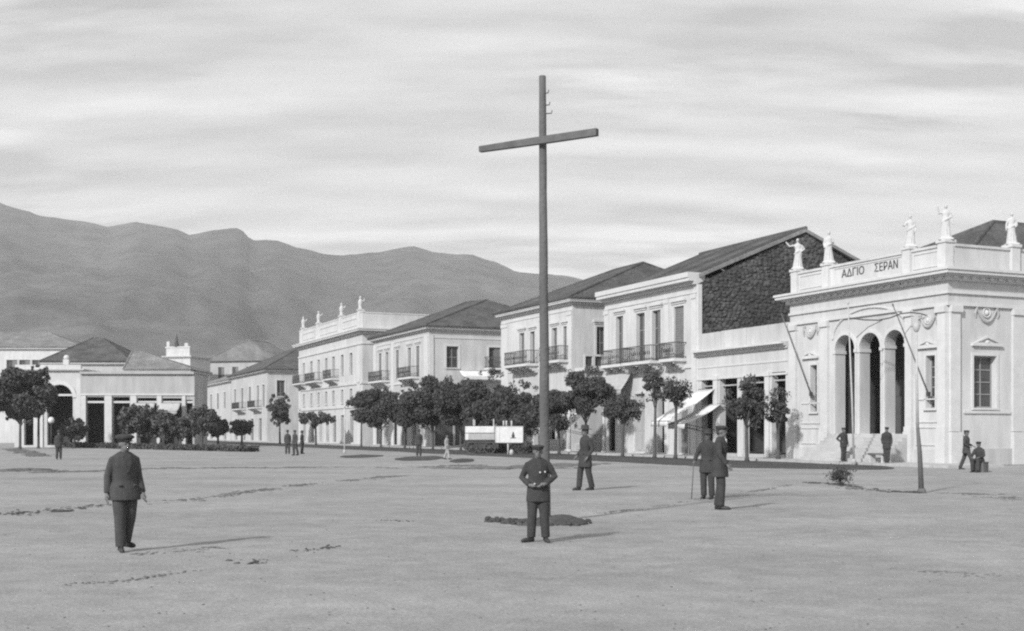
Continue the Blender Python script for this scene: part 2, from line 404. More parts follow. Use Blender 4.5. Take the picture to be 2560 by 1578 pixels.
def window(b, T, r, style='dark', cols=2, rows=1, th=0.22, far=False, surround=0.0, sill=True, hood=False, trim='trim'):
    a0, a1, c0, c1 = r[:4]; fw = min(0.07, (a1-a0)*.09); mb = MB()
    mb.box(a0, a0+fw, th-.03, th+.06, c0, c1, T); mb.box(a1-fw, a1, th-.03, th+.06, c0, c1, T)
    mb.box(a0+fw, a1-fw, th-.03, th+.06, c0, c0+fw, T); mb.box(a0+fw, a1-fw, th-.03, th+.06, c1-fw, c1, T)
    X0, X1, Z0, Z1 = a0+fw, a1-fw, c0+fw, c1-fw; g = 0.045
    cw, rh = (X1-X0)/cols, (Z1-Z0)/rows
    for i in range(1, cols): mb.box(X0+i*cw-g/2, X0+i*cw+g/2, th-.028, th+.055, Z0, Z1, T)
    for j in range(1, rows):
        for i in range(cols): mb.box(X0+i*cw+g/2, X0+(i+1)*cw-g/2, th-.025, th+.05, Z0+j*rh-g/2, Z0+j*rh+g/2, T)
    w = mb.build('window', 'frame', b.root)
    if style in ('dark', 'half'):
        for i in range(cols):
            for j in range(rows):
                p = MB(); p.box(X0+i*cw+.002, X0+(i+1)*cw-.002, th+.01, th+.025, Z0+j*rh+.002, Z0+(j+1)*rh-.002, T)
                p.build('pane', 'glass_far' if far else 'glass', w)
    if style in ('shut', 'half', 'ajar'):
        k = 2 if style != 'half' else 1; lw = (a1-a0)/2
        for i in range(k):
            p = MB(); x = a0 + (1-i if style == 'half' else i)*lw; d = th-.12
            p.box(x+.01, x+lw-.01, d, d+.02, c0+.02, c1-.02, T)
            p.box(x+.012, x+.07, d-.025, d-.002, c0+.02, c1-.02, T); p.box(x+lw-.07, x+lw-.012, d-.025, d-.002, c0+.02, c1-.02, T)
            nsl = 4 if far else max(6, int((c1-c0)/.16))
            for q in range(nsl):
                z = c0+.04+(c1-c0-.08)*(q+.5)/nsl; p.box(x+.071, x+lw-.071, d-.02, d-.001, z-.035, z+.035, T)
            p.build('shutter', 'shutter', w)
    if surround:
        s = surround; m = MB()
        m.box(a0-s, a0-.002, -.05, .001, c0, c1+s, T); m.box(a1+.002, a1+s, -.05, .001, c0, c1+s, T); m.box(a0-.001, a1+.001, -.05, .001, c1+.002, c1+s, T)
        if hood: m.box(a0-s*1.8, a1+s*1.8, -.22, .001, c1+s*1.9, c1+s*2.8, T); m.box(a0-s*1.2, a1+s*1.2, -.12, .001, c1+s+.003, c1+s*1.9, T)
        m.build('window_surround', trim, b.root)
    if sill:
        m = MB(); m.box(a0-.12, a1+.12, -.12, .05, c0-.10, c0-.003, T); m.build('window_sill', trim, b.root)
    return w

def doorway(b, T, r, leaf=None, th=0.3, surround=0.0):
    a0, a1, c0, c1 = r[:4]
    if leaf:
        mb = MB(); n = 2
        for i in range(n):
            x0 = a0+(a1-a0)*i/n+.01; x1 = a0+(a1-a0)*(i+1)/n-.01
            mb.box(x0, x1, th-.1, th-.05, c0, c1, T)
            for q in range(3):
                z0 = c0+(c1-c0)*(q/3)+.12; z1 = c0+(c1-c0)*((q+1)/3)-.08
                mb.box(x0+.1, x1-.1, th-.13, th-.101, z0, z1, T)
        mb.build('door', leaf, b.root)
    if surround:
        s = surround; m = MB(); m.box(a0-s, a0-.002, -.06, .001, c0, c1+s, T); m.box(a1+.002, a1+s, -.06, .001, c0, c1+s, T); m.box(a0-.001, a1+.001, -.06, .001, c1+.002, c1+s, T)
        m.build('door_surround', 'trim', b.root)

def balcony(b, T, a0, a1, z, h=1.0, out=0.95, solid=False, bars=True):
    mb = MB(); mb.box(a0, a1, -out, .05, z-.14, z, T); mb.box(a0-.05, a1+.05, -out-.05, .05, z-.2, z-.141, T)
    bl = mb.build('balcony', 'trim', b.root)
    n = max(2, int((a1-a0)/1.4)+1)
    for i in range(n):
        x = a0+.2+(a1-a0-.4)*i/(n-1); k = MB()
        for q in range(4): k.box(x-.09, x+.09, -out*(1-q*.22)+.08, .03, z-.2-.13*(q+1), z-.201-.13*q, T)
        k.build('bracket', 'trim', bl)
    r = MB(); e = .035
    r.box(a0, a1, -out, -out+e, z+h-.05, z+h, T); r.box(a0, a1, -out, -out+e, z+.08, z+.12, T)
    for s_ in (a0, a1-e): r.box(s_, s_+e, -out+e, .02, z+h-.05, z+h, T); r.box(s_, s_+e, -out+e, .02, z+.08, z+.12, T)
    nb = int((a1-a0)/.13)
    for i in range(nb+1):
        x = a0+(a1-a0-.02)*i/nb; r.box(x, x+.022, -out+.005, -out+.027, z, z+h-.05, T)
        if i % 2 == 0 and i < nb: xx = x+.065; r.ell(T(xx+.02, -out+.015, z+h*.5), (.05,.05,.12), 6, 4)
    for s_ in (a0, a1-.025):
        for q in range(1, int(out/.15)): r.box(s_, s_+.022, -out+q*.15, -out+q*.15+.022, z, z+h-.05, T)
    r.build('railing', 'iron', bl)
    return bl

def slab(b, z0, z1, o, name='cornice', m='trim', ol=None, ob=0.0):
    mb = MB(); ol = o if ol is None else ol; mb.box(-ol, b.L+o, -o, b.D+ob, z0, z1); return mb.build(name, m, b.root)
def cornice(b, z, o=0.5, h=0.5, dark=True, ol=None):
    """stepped moulding: bed, dark soffit shade under a projecting crown"""
    mb = MB(); ol = o if ol is None else ol
    for k, (q, e0, e1) in enumerate(((.30, 0, .34), (.55, .341, .5), (1.0, .501, .78), (1.12, .781, 1.0))):
        mb.box(-ol*q, b.L+o*q, -o*q, b.D+.002*k, z+h*e0, z+h*e1)
    c = mb.build('cornice', 'trim', b.root)
    d = MB(); n = int(b.L/.55)                           # dentils
    for i in range(n): x = .1+(b.L-.4)*i/max(1, n-1); d.box(x, x+.22, -o*.5, -o*.3-.001, z+h*.12, z+h*.335)
    n = int(b.D/.55)
    for i in range(n): y = .1+(b.D-.4)*i/max(1, n-1); d.box(b.L+o*.3+.001, b.L+o*.5, y, y+.22, z+h*.12, z+h*.335)
    tag(d.build('dentils', 'trim', c), kind='stuff')
    return c
def hip_roof(b, z, zr, o=0.45, m='tile', x0=None, x1=None, ridge=None, y0=None, y1=None, name='roof'):
    X0 = -o if x0 is None else x0; X1 = b.L+o if x1 is None else x1; Y0 = -o if y0 is None else y0; Y1 = b.D+o if y1 is None else y1
    ra, rb, rc, rd = ridge                              # ridge from (ra,rb) to (rc,rd)
    e = .16; mb = MB()
    P = [(X0,Y0,z),(X1,Y0,z),(X1,Y1,z),(X0,Y1,z),(X0,Y0,z+e),(X1,Y0,z+e),(X1,Y1,z+e),(X0,Y1,z+e),(ra,rb,zr),(rc,rd,zr)]
    fs = [(0,3,2,1),(0,1,5,4),(1,2,6,5),(2,3,7,6),(3,0,4,7)]
    if abs(rc-ra) >= abs(rd-rb): fs += [(4,5,9,8),(5,6,9),(6,7,8,9),(7,4,8)]
    else: fs += [(4,5,8),(5,6,9,8),(6,7,9),(7,4,8,9)]
    mb.add(P, fs); r = mb.build(name, m, b.root, fixn=True)
    # ridge and hip tiles, and the wavy tile ends along the eaves
    k = MB(); 
    for p, q in ((P[8], P[9]), (P[4], P[8]), (P[5], P[9] if abs(rc-ra) >= abs(rd-rb) else P[8]), (P[6], P[9])):
        p, q = Vector(p), Vector(q)
        if (q-p).length > .3: k.tube([p, q], .11, 6)
    n = int((X1-X0)/.24)
    for i in range(n): x = X0+(X1-X0)*(i+.5)/n; k.box(x-.07, x+.07, Y0-.06, Y0-.002, z+.05, z+e+.04)
    n = int((Y1-Y0)/.24)
    for i in range(n): y = Y0+(Y1-Y0)*(i+.5)/n; k.box(X1+.002, X1+.06, y-.07, y+.07, z+.05, z+e+.04)
    tag(k.build('ridge_tiles', m, r), kind='stuff')
    return r
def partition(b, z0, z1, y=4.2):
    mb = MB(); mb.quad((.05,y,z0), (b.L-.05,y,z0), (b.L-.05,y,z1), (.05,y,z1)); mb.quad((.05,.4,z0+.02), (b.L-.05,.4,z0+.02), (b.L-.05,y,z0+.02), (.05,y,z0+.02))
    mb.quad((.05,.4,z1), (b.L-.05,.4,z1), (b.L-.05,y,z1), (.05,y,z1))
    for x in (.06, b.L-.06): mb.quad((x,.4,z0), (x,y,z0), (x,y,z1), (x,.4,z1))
    return mb.build('shop_interior', 'interior_shade', b.root)  # room box coloured dark so the shop depth reads as shade
def awning(label, P, w, out, drop, ang=0.0, m='canvas', slack=.12, seed=1):
    """sheet of canvas hung from a rail, with valance and two props; P world point at left end of the rail, local x along the wall"""
    root = empty('awning', P, ROT + ang); tag(root, label, 'awning', 'canvas awnings over the shops'); rnd = random.Random(seed)
    n, k = 10, 8; top = []; 
    for j in range(k+1):
        for i in range(n+1):
            s, t = i/n, j/k
            z = -drop*t - slack*math.sin(math.pi*t)*(1+.3*math.sin(s*9)) + .03*noise.noise(Vector((s*4, t*4, seed)))
            top.append((w*s, -out*t, z))
    for i in range(n+1): s = i/n; top.append((w*s, -out-.02, -drop-.32-.05*math.sin(s*30)))
    fs = [(j*(n+1)+i, j*(n+1)+i+1, (j+1)*(n+1)+i+1, (j+1)*(n+1)+i) for j in range(k+1) for i in range(n)]
    mb = MB(); mb.add(top, fs); o = mb.build('canvas', m, root, True); md = o.modifiers.new('t', 'SOLIDIFY'); md.thickness = .012
    r = MB(); r.tube([(0,.03,.02), (w,.03,.02)], .025, 6); r.tube([(0,-out,-drop), (w,-out,-drop)], .022, 6); r.build('rail', 'iron', root)
    for x in (.03, w-.03):
        p = MB(); p.tube([(x,-out,-drop-.02), (x,.03,-drop-.5)], .018, 6); p.build('prop', 'iron', root)
    return root

# ------------------------------------------------------------------ the corner theatre
def build_theatre():
    b = Bld('theatre', 'ornate white theatre on the right corner with three tall arches and statues on its parapet', 1975, 2370, depth=24)
    L, Dp = b.L, b.D; H = 8.75
    zA0 = 1.5                                            # floor behind the arches
    arches = []
    for x0, x1, yt in ((2090,2139,838), (2151,2203,832), (2214,2264,825)):
        arches.append((b.fx(x0), b.fx(x1), zA0, b.fz((x0+x1)/2, yt), True))
    wl = b.fr(2027,2044,913,1030); wr = b.fr(2316,2339,889,1021)
    ws = b.sr(2433,2490,890,1020)
    wall_o = shell(b, H, arches + [wl, wr], [ws], 'plaster_white', 0.62)
    for r, T in ((wl, b.F), (wr, b.F)): window(b, T, r, 'dark', 1, 5, .3, surround=.12)
    window(b, b.R, ws, 'dark', 2, 4, .3, surround=.14)
    # loggia behind the arches
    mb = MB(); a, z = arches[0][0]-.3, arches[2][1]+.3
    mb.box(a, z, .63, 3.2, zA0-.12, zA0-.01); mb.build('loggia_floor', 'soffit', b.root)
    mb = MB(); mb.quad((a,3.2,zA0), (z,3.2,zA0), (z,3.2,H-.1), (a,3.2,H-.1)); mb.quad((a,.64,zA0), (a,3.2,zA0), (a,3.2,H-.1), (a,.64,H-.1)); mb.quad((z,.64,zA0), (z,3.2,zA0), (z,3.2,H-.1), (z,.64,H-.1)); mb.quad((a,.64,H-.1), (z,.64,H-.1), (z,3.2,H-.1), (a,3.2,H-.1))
    mb.build('loggia_wall', 'interior_shade', b.root)
    for i, ar in enumerate(arches):
        x = (ar[0]+ar[1])/2+.55; m = MB()
        for k in range(2): m.box(x-.72+k*.73, x-.02+k*.73, 3.08, 3.17, zA0, zA0+2.9)
        for k in range(2):
            for q in range(3): m.box(x-.62+k*.73, x-.12+k*.73, 3.05, 3.079, zA0+.15+q*.93, zA0+.85+q*.93)
        m.build('door', 'shutter_dark', b.root)
    # archivolts, imposts and columns between the arches
    for ar in arches:
        r = (ar[1]-ar[0])/2; cx = (ar[0]+ar[1])/2; top = ar[3]-r; n = 18; m = MB(); vs = []; w = .17
        for k in range(n+1):
            t = math.pi*k/n
            for rr, d in ((r+.004, 0), (r+.004, -.09), (r+w, -.09), (r+w, 0)): vs.append((cx-rr*math.cos(t), d, top+rr*math.sin(t)))
        m.add(vs, [(4*k+q, 4*k+(q+1)%4, 4*k+4+(q+1)%4, 4*k+4+q) for k in range(n) for q in range(4)]); m.build('archivolt', 'trim', b.root, fixn=True)
        m = MB(); m.box(ar[0]-.16, ar[0]+.05, -.10, .66, top-.17, top-.002); m.build('impost', 'trim', b.root); m = MB(); m.box(ar[1]-.05, ar[1]+.155, -.101, .66, top-.171, top-.003); m.build('impost', 'trim', b.root)
        m = MB(); m.box(ar[0]-.1, ar[0]-.004, -.06, .002, zA0, top-.172); m.box(ar[1]+.004, ar[1]+.1, -.06, .002, zA0, top-.172); m.build('jamb_moulding', 'trim', b.root)
    # steps
    st = empty('x', (0,0,0)); bpy.data.objects.remove(st)
    a, z = arches[0][0]-.35, arches[2][1]+.35; n = 8
    for i in range(n):
        m = MB(); m.box(a, z, -.26*(n-i), -.26*(n-i-1)-.002 if i < n-1 else -.002, 0.1, .12+(zA0-.14)*(i+1)/n); m.build('step', 'pavement', b.root)
    # pilasters
    for x0, x1 in ((1977,1994), (2056,2074), (2268,2284), (2349,2369)):
        p0, p1 = b.fx(x0), min(b.fx(x1), L-.01); m = MB()
        m.box(p0, p1, -.16, .001, 1.62, H-1.5); m.box(p0-.08, p1+.03, -.22, .001, .12, 1.6); m.box(p0-.09, p1+.03, -.25, .001, H-1.499, H-1.2); m.box(p0-.04, p1+.02, -.2, .001, 1.601, 1.85)
        m.build('pilaster', 'trim', b.root)
    for x0, x1 in ((2372,2396), (2528,2556)):
        p0, p1 = max(.02, b.sy(x0)), b.sy(x1); m = MB()
        m.box(p0, p1, -.14, .001, 1.62, H-1.5, b.R); m.box(p0-.02, p1+.08, -.2, .001, .02, 1.6, b.R); m.box(p0-.02, p1+.09, -.23, .001, H-1.499, H-1.2, b.R)
        m.build('pilaster', 'trim', b.root)
    # plinth panels, string courses, sunk panels
    m = MB(); m.box(.02, a-.02, -.10, .001, .12, .75); m.box(z+.02, L-.01, -.10, .001, .12, .75); m.box(.9, Dp, -.08, .001, .02, .8, b.R); m.build('plinth', 'plaster_pale', b.root)
    for zz, h, d in ((H-1.19, .16, .12), (H-.62, .12, .10)):
        m = MB(); m.box(-.02, L+d, -d, .001, zz, zz+h); m.box(L+.001, L+d+.004, .002, Dp, zz+.003, zz+h-.003); m.build('string_course', 'trim', b.root)
    for (x0, x1) in ((2003,2050), (2290,2345)):
        p0, p1 = b.fx(x0), b.fx(x1); m = MB()
        for z0, z1 in ((.95, 1.85), (2.05, 3.2)):
            m.box(p0, p1, -.05, .001, z0, z0+.06); m.box(p0, p1, -.05, .001, z1-.06, z1); m.box(p0, p0+.06, -.05, .001, z0+.061, z1-.061); m.box(p1-.06, p1, -.05, .001, z0+.061, z1-.061)
        m.build('wall_panel', 'trim', b.root)
    m = MB(); m.box(b.sy(2408), b.sy(2524), -.08, .001, b.sz(2460,1034), b.sz(2460,1027), b.R); m.build('string_course', 'trim', b.root)
    # pediments over windows, medallions with festoons
    def pediment(T, c, z, w):
        m = MB(); m.box(c-w, c+w, -.16, .001, z, z+.10, T)
        P = [(c-w,z+.101), (c+w,z+.101), (c,z+.101+w*.42)]; Q = [(c-w*.72,z+.16), (c+w*.72,z+.16), (c,z+.101+w*.30)]
        vs = [T(x,-.15,q) for x,q in P]+[T(x,-.15,q) for x,q in Q]+[T(x,.0,q) for x,q in P]+[T(x,-.05,q) for x,q in Q]
        m.add(vs, [(0,1,4,3),(1,2,5,4),(2,0,3,5),(0,6,7,1),(1,7,8,2),(2,8,6,0),(3,4,10,9),(4,5,11,10),(5,3,9,11),(9,10,11)]); m.ell(T(c,-.07,z+.2), (.12,.12,.1), 8, 5)
        return m.build('pediment', 'trim', b.root)
    def festoon(T, c, z, w):
        m = MB(); R_ = w*.26
        for k in range(16):
            t0, t1 = 2*math.pi*k/16, 2*math.pi*(k+1)/16
            m.tube([T(c+R_*math.cos(t0), -.04, z+R_*math.sin(t0)), T(c+R_*math.cos(t1), -.04, z+R_*math.sin(t1))], .045, 6)
        m.ell(T(c,-.03,z), (.12,.12,.14), 8, 6); m.build('medallion', 'trim', b.root)
        m = MB(); n = 12; pts = []
        for k in range(n+1):
            t = -1+2*k/n; pts.append(T(c+w*.75*t, -.06, z+.22-(1-t*t)*w*.78))
        m.tube(pts, [.035+.06*(1-abs(-1+2*k/n)) for k in range(n+1)], 7)
        for t in (-1, 1):
            m.tube([T(c+w*.75*t,-.06,z+.25), T(c+w*.86*t,-.05,z-.05), T(c+w*.8*t,-.05,z-.25)], [.05,.06,.02], 6)
            m.ell(T(c+w*.75*t,-.05,z+.25), (.09,.09,.09), 8, 5)
        m.build('festoon', 'plaster_grey', b.root)
    c1, c2 = b.fx(2028), b.fx(2322); c3 = b.sy(2465)
    pediment(b.F, c1, b.fz(2028,897), .68); pediment(b.F, c2, b.fz(2322,871), .72); pediment(b.R, c3, b.sz(2465,866), .95)
    festoon(b.F, c1, b.fz(2028,828), .7); festoon(b.F, c2, b.fz(2322,800), .7); festoon(b.R, c3, b.sz(2465,782), .85)
    # broad moulded arch over the three doors
    m = MB(); ca = (arches[0][0]+arches[2][1])/2; ra = (arches[2][1]-arches[0][0])/2+.25; z0 = arches[0][3]-.15
    m.tube([(ca-ra*math.cos(math.pi*k/24), -.03, z0+ra*.5*math.sin(math.pi*k/24)) for k in range(25)], .07, 6); m.build('arch_moulding', 'trim', b.root)
    cornice(b, H, .6, .55)
    # parapet with pedestals
    zp0, zp1 = H+.55, 10.5; m = MB()
    m.box(.12, L-.12, .02, .34, zp0, zp1-.12); m.box(L-.34, L-.02, .341, Dp, zp0, zp1-.12)
    m.box(.06, L-.05, -.05, .41, zp1-.119, zp1); m.box(L-.40, L+.05, .411, Dp, zp1-.121, zp1-.003)
    par = m.build('parapet', 'plaster_white', b.root)
    ped = []
    for px in (1989, 2067, 2270, 2361):
        x = b.fx(px) if px < 2350 else L-.28; m = MB(); m.box(x-.26, x+.26, -.14, .42, zp0, zp1+.04); m.box(x-.32, x+.32, -.2, .48, zp1+.041, zp1+.18)
        m.build('pedestal', 'trim', b.root); ped.append((x, .14))
    y = b.sy(2535); m = MB(); m.box(L-.42, L+.14, y-.26, y+.26, zp0, zp1+.04); m.box(L-.48, L+.2, y-.32, y+.32, zp1+.041, zp1+.18); m.build('pedestal', 'trim', b.root); ped.append((L-.14, y))
    for x0, x1 in ((2000,2055), (2283,2345)):
        p0, p1 = b.fx(x0), b.fx(x1); m = MB(); e = .05
        m.box(p0,p1,-.02,.019,zp0+.2,zp0+.2+e); m.box(p0,p1,-.02,.019,zp1-.3,zp1-.3+e); m.box(p0,p0+e,-.02,.019,zp0+.251,zp1-.301); m.box(p1-e,p1,-.02,.019,zp0+.251,zp1-.301); m.build('parapet_panel', 'trim', b.root)
    m = MB(); p0, p1 = b.fx(2086), b.fx(2254); m.box(p0,p1,-.02,.019,zp0+.12,zp0+.17); m.box(p0,p1,-.02,.019,zp1-.24,zp1-.19); m.build('parapet_panel', 'trim', b.root)
    # lettering
    for word, xa, xb in (('ΑΔΓΙΟ', 2104, 2160), ('ΣΕΡΑΝ', 2186, 2244)):
        p0, p1 = b.fx(xa), b.fx(xb); cu = bpy.data.curves.new('lettering', 'FONT'); cu.body = word; cu.extrude = .012; cu.size = 1.0
        t = bpy.data.objects.new('t', cu); COL.objects.link(t); bpy.context.view_layer.update()
        me = bpy.data.meshes.new_from_object(t.evaluated_get(bpy.context.evaluated_depsgraph_get())); bpy.data.objects.remove(t)
        xs = [v.co.x for v in me.vertices]; ys = [v.co.y for v in me.vertices]
        if xs:
            sx = (p1-p0)/(max(xs)-min(xs)); sz = .43/(max(ys)-min(ys))
            for v in me.vertices: x_, y_, z_ = v.co; v.co = (p0+(x_-min(xs))*sx, .006-z_, zp0+.45+(y_-min(ys))*sz)
        me.materials.append(M['ink']); o = bpy.data.objects.new('lettering', me); COL.objects.link(o); o.parent = b.root
    # roof behind the parapet
    hip_roof(b, 9.6, 13.1, m='tile', x0=.9, x1=L-.8, y0=1.5, y1=Dp-.3, ridge=(L*.5, 9.0, L*.5+.01, Dp-6))
    return b, ped, zp1+.18, arches
TH, PED, PEDZ, ARCH = build_theatre()

# ------------------------------------------------------------------ low shop with a long parapet
def build_shop():
    b = Bld('shop_building', 'low pale shop with dark open bays between the theatre and the rubble gable', 1743, 1971, depth=13)
    H = 6.35
    ops = [b.fr(1754,1784,947,1138), b.fr(1799,1843,944,1140), b.fr(1858,1912,937,1142), b.fr(1929,1964,930,1146)]
    ops = [(o[0], o[1], .3, o[3]) for o in ops]
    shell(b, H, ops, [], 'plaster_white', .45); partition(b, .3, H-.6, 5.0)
    for o in ops:
        m = MB(); m.box(o[0]+.002, o[1]-.002, .2, .28, o[3]-.5, o[3]-.42); m.build('transom', 'plaster_grey', b.root); m = MB(); m.box(o[0]+.002, o[1]-.002, -.08, .3, .12, .298); m.build('threshold', 'plaster_grey', b.root)
    m = MB(); m.box(-.01, b.L-.05, -.06, .001, H-1.5, H-1.38); m.box(-.01, b.L-.05, -.04, .001, H-.75, H-.66); m.build('string_course', 'trim', b.root)
    for x0, x1 in ((1786,1797), (1915,1926)):
        p0, p1 = b.fx(x0), b.fx(x1); m = MB(); m.box(p0, p1, -.12, .001, .12, ops[1][3]-.1); m.box(p0-.06, p1+.06, -.17, .001, ops[1][3]-.099, ops[1][3]+.15); m.build('pilaster', 'trim', b.root)
    m = MB()
    for k, (q, z0, z1) in enumerate(((.12, 0, .14), (.28, .141, .24), (.5, .241, .36))): m.box(0, b.L-.03, -q, 1.0, H+z0, H+z1)
    m.build('cornice', 'trim', b.root)
    rnd = random.Random(3); n = 4; xs = [0] + [b.fx(p) for p in (1798, 1862)] + [b.L-.04]       # parapet in separate lengths
    for i, (p, q) in enumerate(zip(xs, xs[1:])):
        m = MB(); m.box(p+.02, q-.02, .12, .42, H+.36, 7.82+rnd.uniform(-.03,.03)); m.build('parapet', 'plaster_pale', b.root)
    m = MB(); m.box(.02, b.L-.06, .43, b.D, H-.01, H+.2); m.build('roof', 'plaster_grey', b.root)
build_shop()

# ------------------------------------------------------------------ two-storey house with the rubble gable
def build_gable_house():
    b = Bld('town_house', 'tall two storey house with iron balconies and a dark rubble gable above the low shop', 1512, 1743, depth=16.6)
    H = 11.0; L = b.L
    up = [b.fr(1541,1559,791,880), b.fr(1592,1613,783,890), b.fr(1631,1653,776,886), b.fr(1686,1711,766,900)]
    zf = 6.35; up = [(o[0], o[1], zf, o[3]) for o in up]
    gd = [b.fr(1518,1540,985,1130), b.fr(1588,1614,985,1130), b.fr(1645,1668,985,1130), b.fr(1697,1722,985,1132)]
    gd = [(o[0], o[1], .22, o[3]) for o in gd]
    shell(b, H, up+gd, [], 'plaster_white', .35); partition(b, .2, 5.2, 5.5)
    for o, s in zip(up, ('half', 'dark', 'half', 'shut')): window(b, b.F, o, s, 2, 3, .22, surround=.16, sill=False, hood=True)
    doorway(b, b.F, gd[0], None, surround=.14); doorway(b, b.F, gd[1], 'plaster_grey', .3, surround=.14)
    doorway(b, b.F, gd[2], None, surround=.14); doorway(b, b.F, gd[3], 'shutter', .3, surround=.14)
    balcony(b, b.F, b.fx(1531), b.fx(1580), zf, 1.05); balcony(b, b.F, b.fx(1588), b.fx(1660), zf, 1.05, 1.1); balcony(b, b.F, b.fx(1678), b.fx(1716), zf, 1.05)
    for x0, x1 in ((1513,1524), (1664,1674), (1731,1743)):
        p0, p1 = b.fx(x0), min(b.fx(x1), L-.005); m = MB(); m.box(p0, p1, -.10, .001, .12, H-.9); m.box(p0-.05, p1+.0, -.15, .001, H-.899, H-.6); m.build('pilaster', 'trim', b.root)
    m = MB(); m.box(.003, L-.01, -.09, .001, 5.7, 5.9); m.box(.003, L-.01, -.06, .001, H-.55, H-.42); m.build('string_course', 'trim', b.root)
    mb = MB()
    for k, (q, z0, z1) in enumerate(((.22, 0, .2), (.62, .201, .42), (.70, .421, .75))): mb.box(-.3*q, L-.02-.01*k, -q, .6+.01*k, H+z0, H+z1)
    mb.build('cornice', 'trim', b.root)
    # gable roof and stone gable wall
    yr = b.sy(2010); zr = b.sz(2010,581); ze = H+.45; Db = b.D; e = .22; m = MB()
    ye = .15
    P = [(-.25,ye,ze),(L+.22,ye,ze),(L+.22,yr,zr),(-.25,yr,zr),(L+.22,Db+.3,ze),(-.25,Db+.3,ze)]
    vs = P + [(x,y,z+e) for x,y,z in P]
    m.add(vs, [(6,7,8,9),(9,8,10,11),(0,1,2,3),(3,2,4,5),(0,1,7,6),(4,5,11,10),(1,2,8,7),(2,4,10,8),(0,3,9,6),(3,5,11,9)])
    m.build('roof', 'tile_pale', b.root, fixn=True)
    k = MB(); n = int(L/.24)
    for i in range(n):                                    # tile channels running down the front slope
        x = (i+.5)*L/n; d = Vector((0, yr-ye, zr-ze)); k.tube([(x, ye+.0, ze+e+.01), (x, yr, zr+e+.01)], .075, 5)
    k.tube([(-.25,yr,zr+e+.03), (L+.22,yr,zr+e+.03)], .14, 7); tag(k.build('roof_tiles', 'tile', b.root), kind='stuff')
    g = MB(); g.add([(L,.0,7.0),(L,Db,7.0),(L,Db,H),(L,yr,zr),(L,.0,H)], [(0,1,2,3,4)]); g.add([(0,0,H),(0,Db,H),(0,yr,zr)], [(0,1,2)])
    for v in range(len(g.v)):
        if g.v[v][0] == L: g.v[v] = (L+.03, g.v[v][1], g.v[v][2])
    g.build('gable_wall', 'mortar', b.root)
    rnd = random.Random(11); s = MB(); z = 7.1; row = 0
    while z < zr:
        y = .3 + (row % 2)*.15
        while y < Db:
            top = H + (zr-H)*(y/yr if y < yr else (Db-y)/(Db-yr)); zz = z+rnd.uniform(-.08,.08)
            if zz+.1 < top:
                k = rnd.uniform(.75,1.35); s.ell((L+.03, y+rnd.uniform(-.09,.09), zz), (rnd.uniform(.05,.13), .19*k, .125*k*rnd.uniform(.8,1.2)), 6, 4, Matrix.Rotation(rnd.uniform(-.5,.5), 3, 'X'))
            y += rnd.uniform(.26,.40)
        z += .215; row += 1
    so = s.build('rubble_stones', 'rubble', b.root, fixn=True); tag(so, kind='stuff')
    q = MB(); q.box(L-.02, L+.16, -.02, .26, 0, H-.02); q.build('quoin_strip', 'trim', b.root)
build_gable_house()

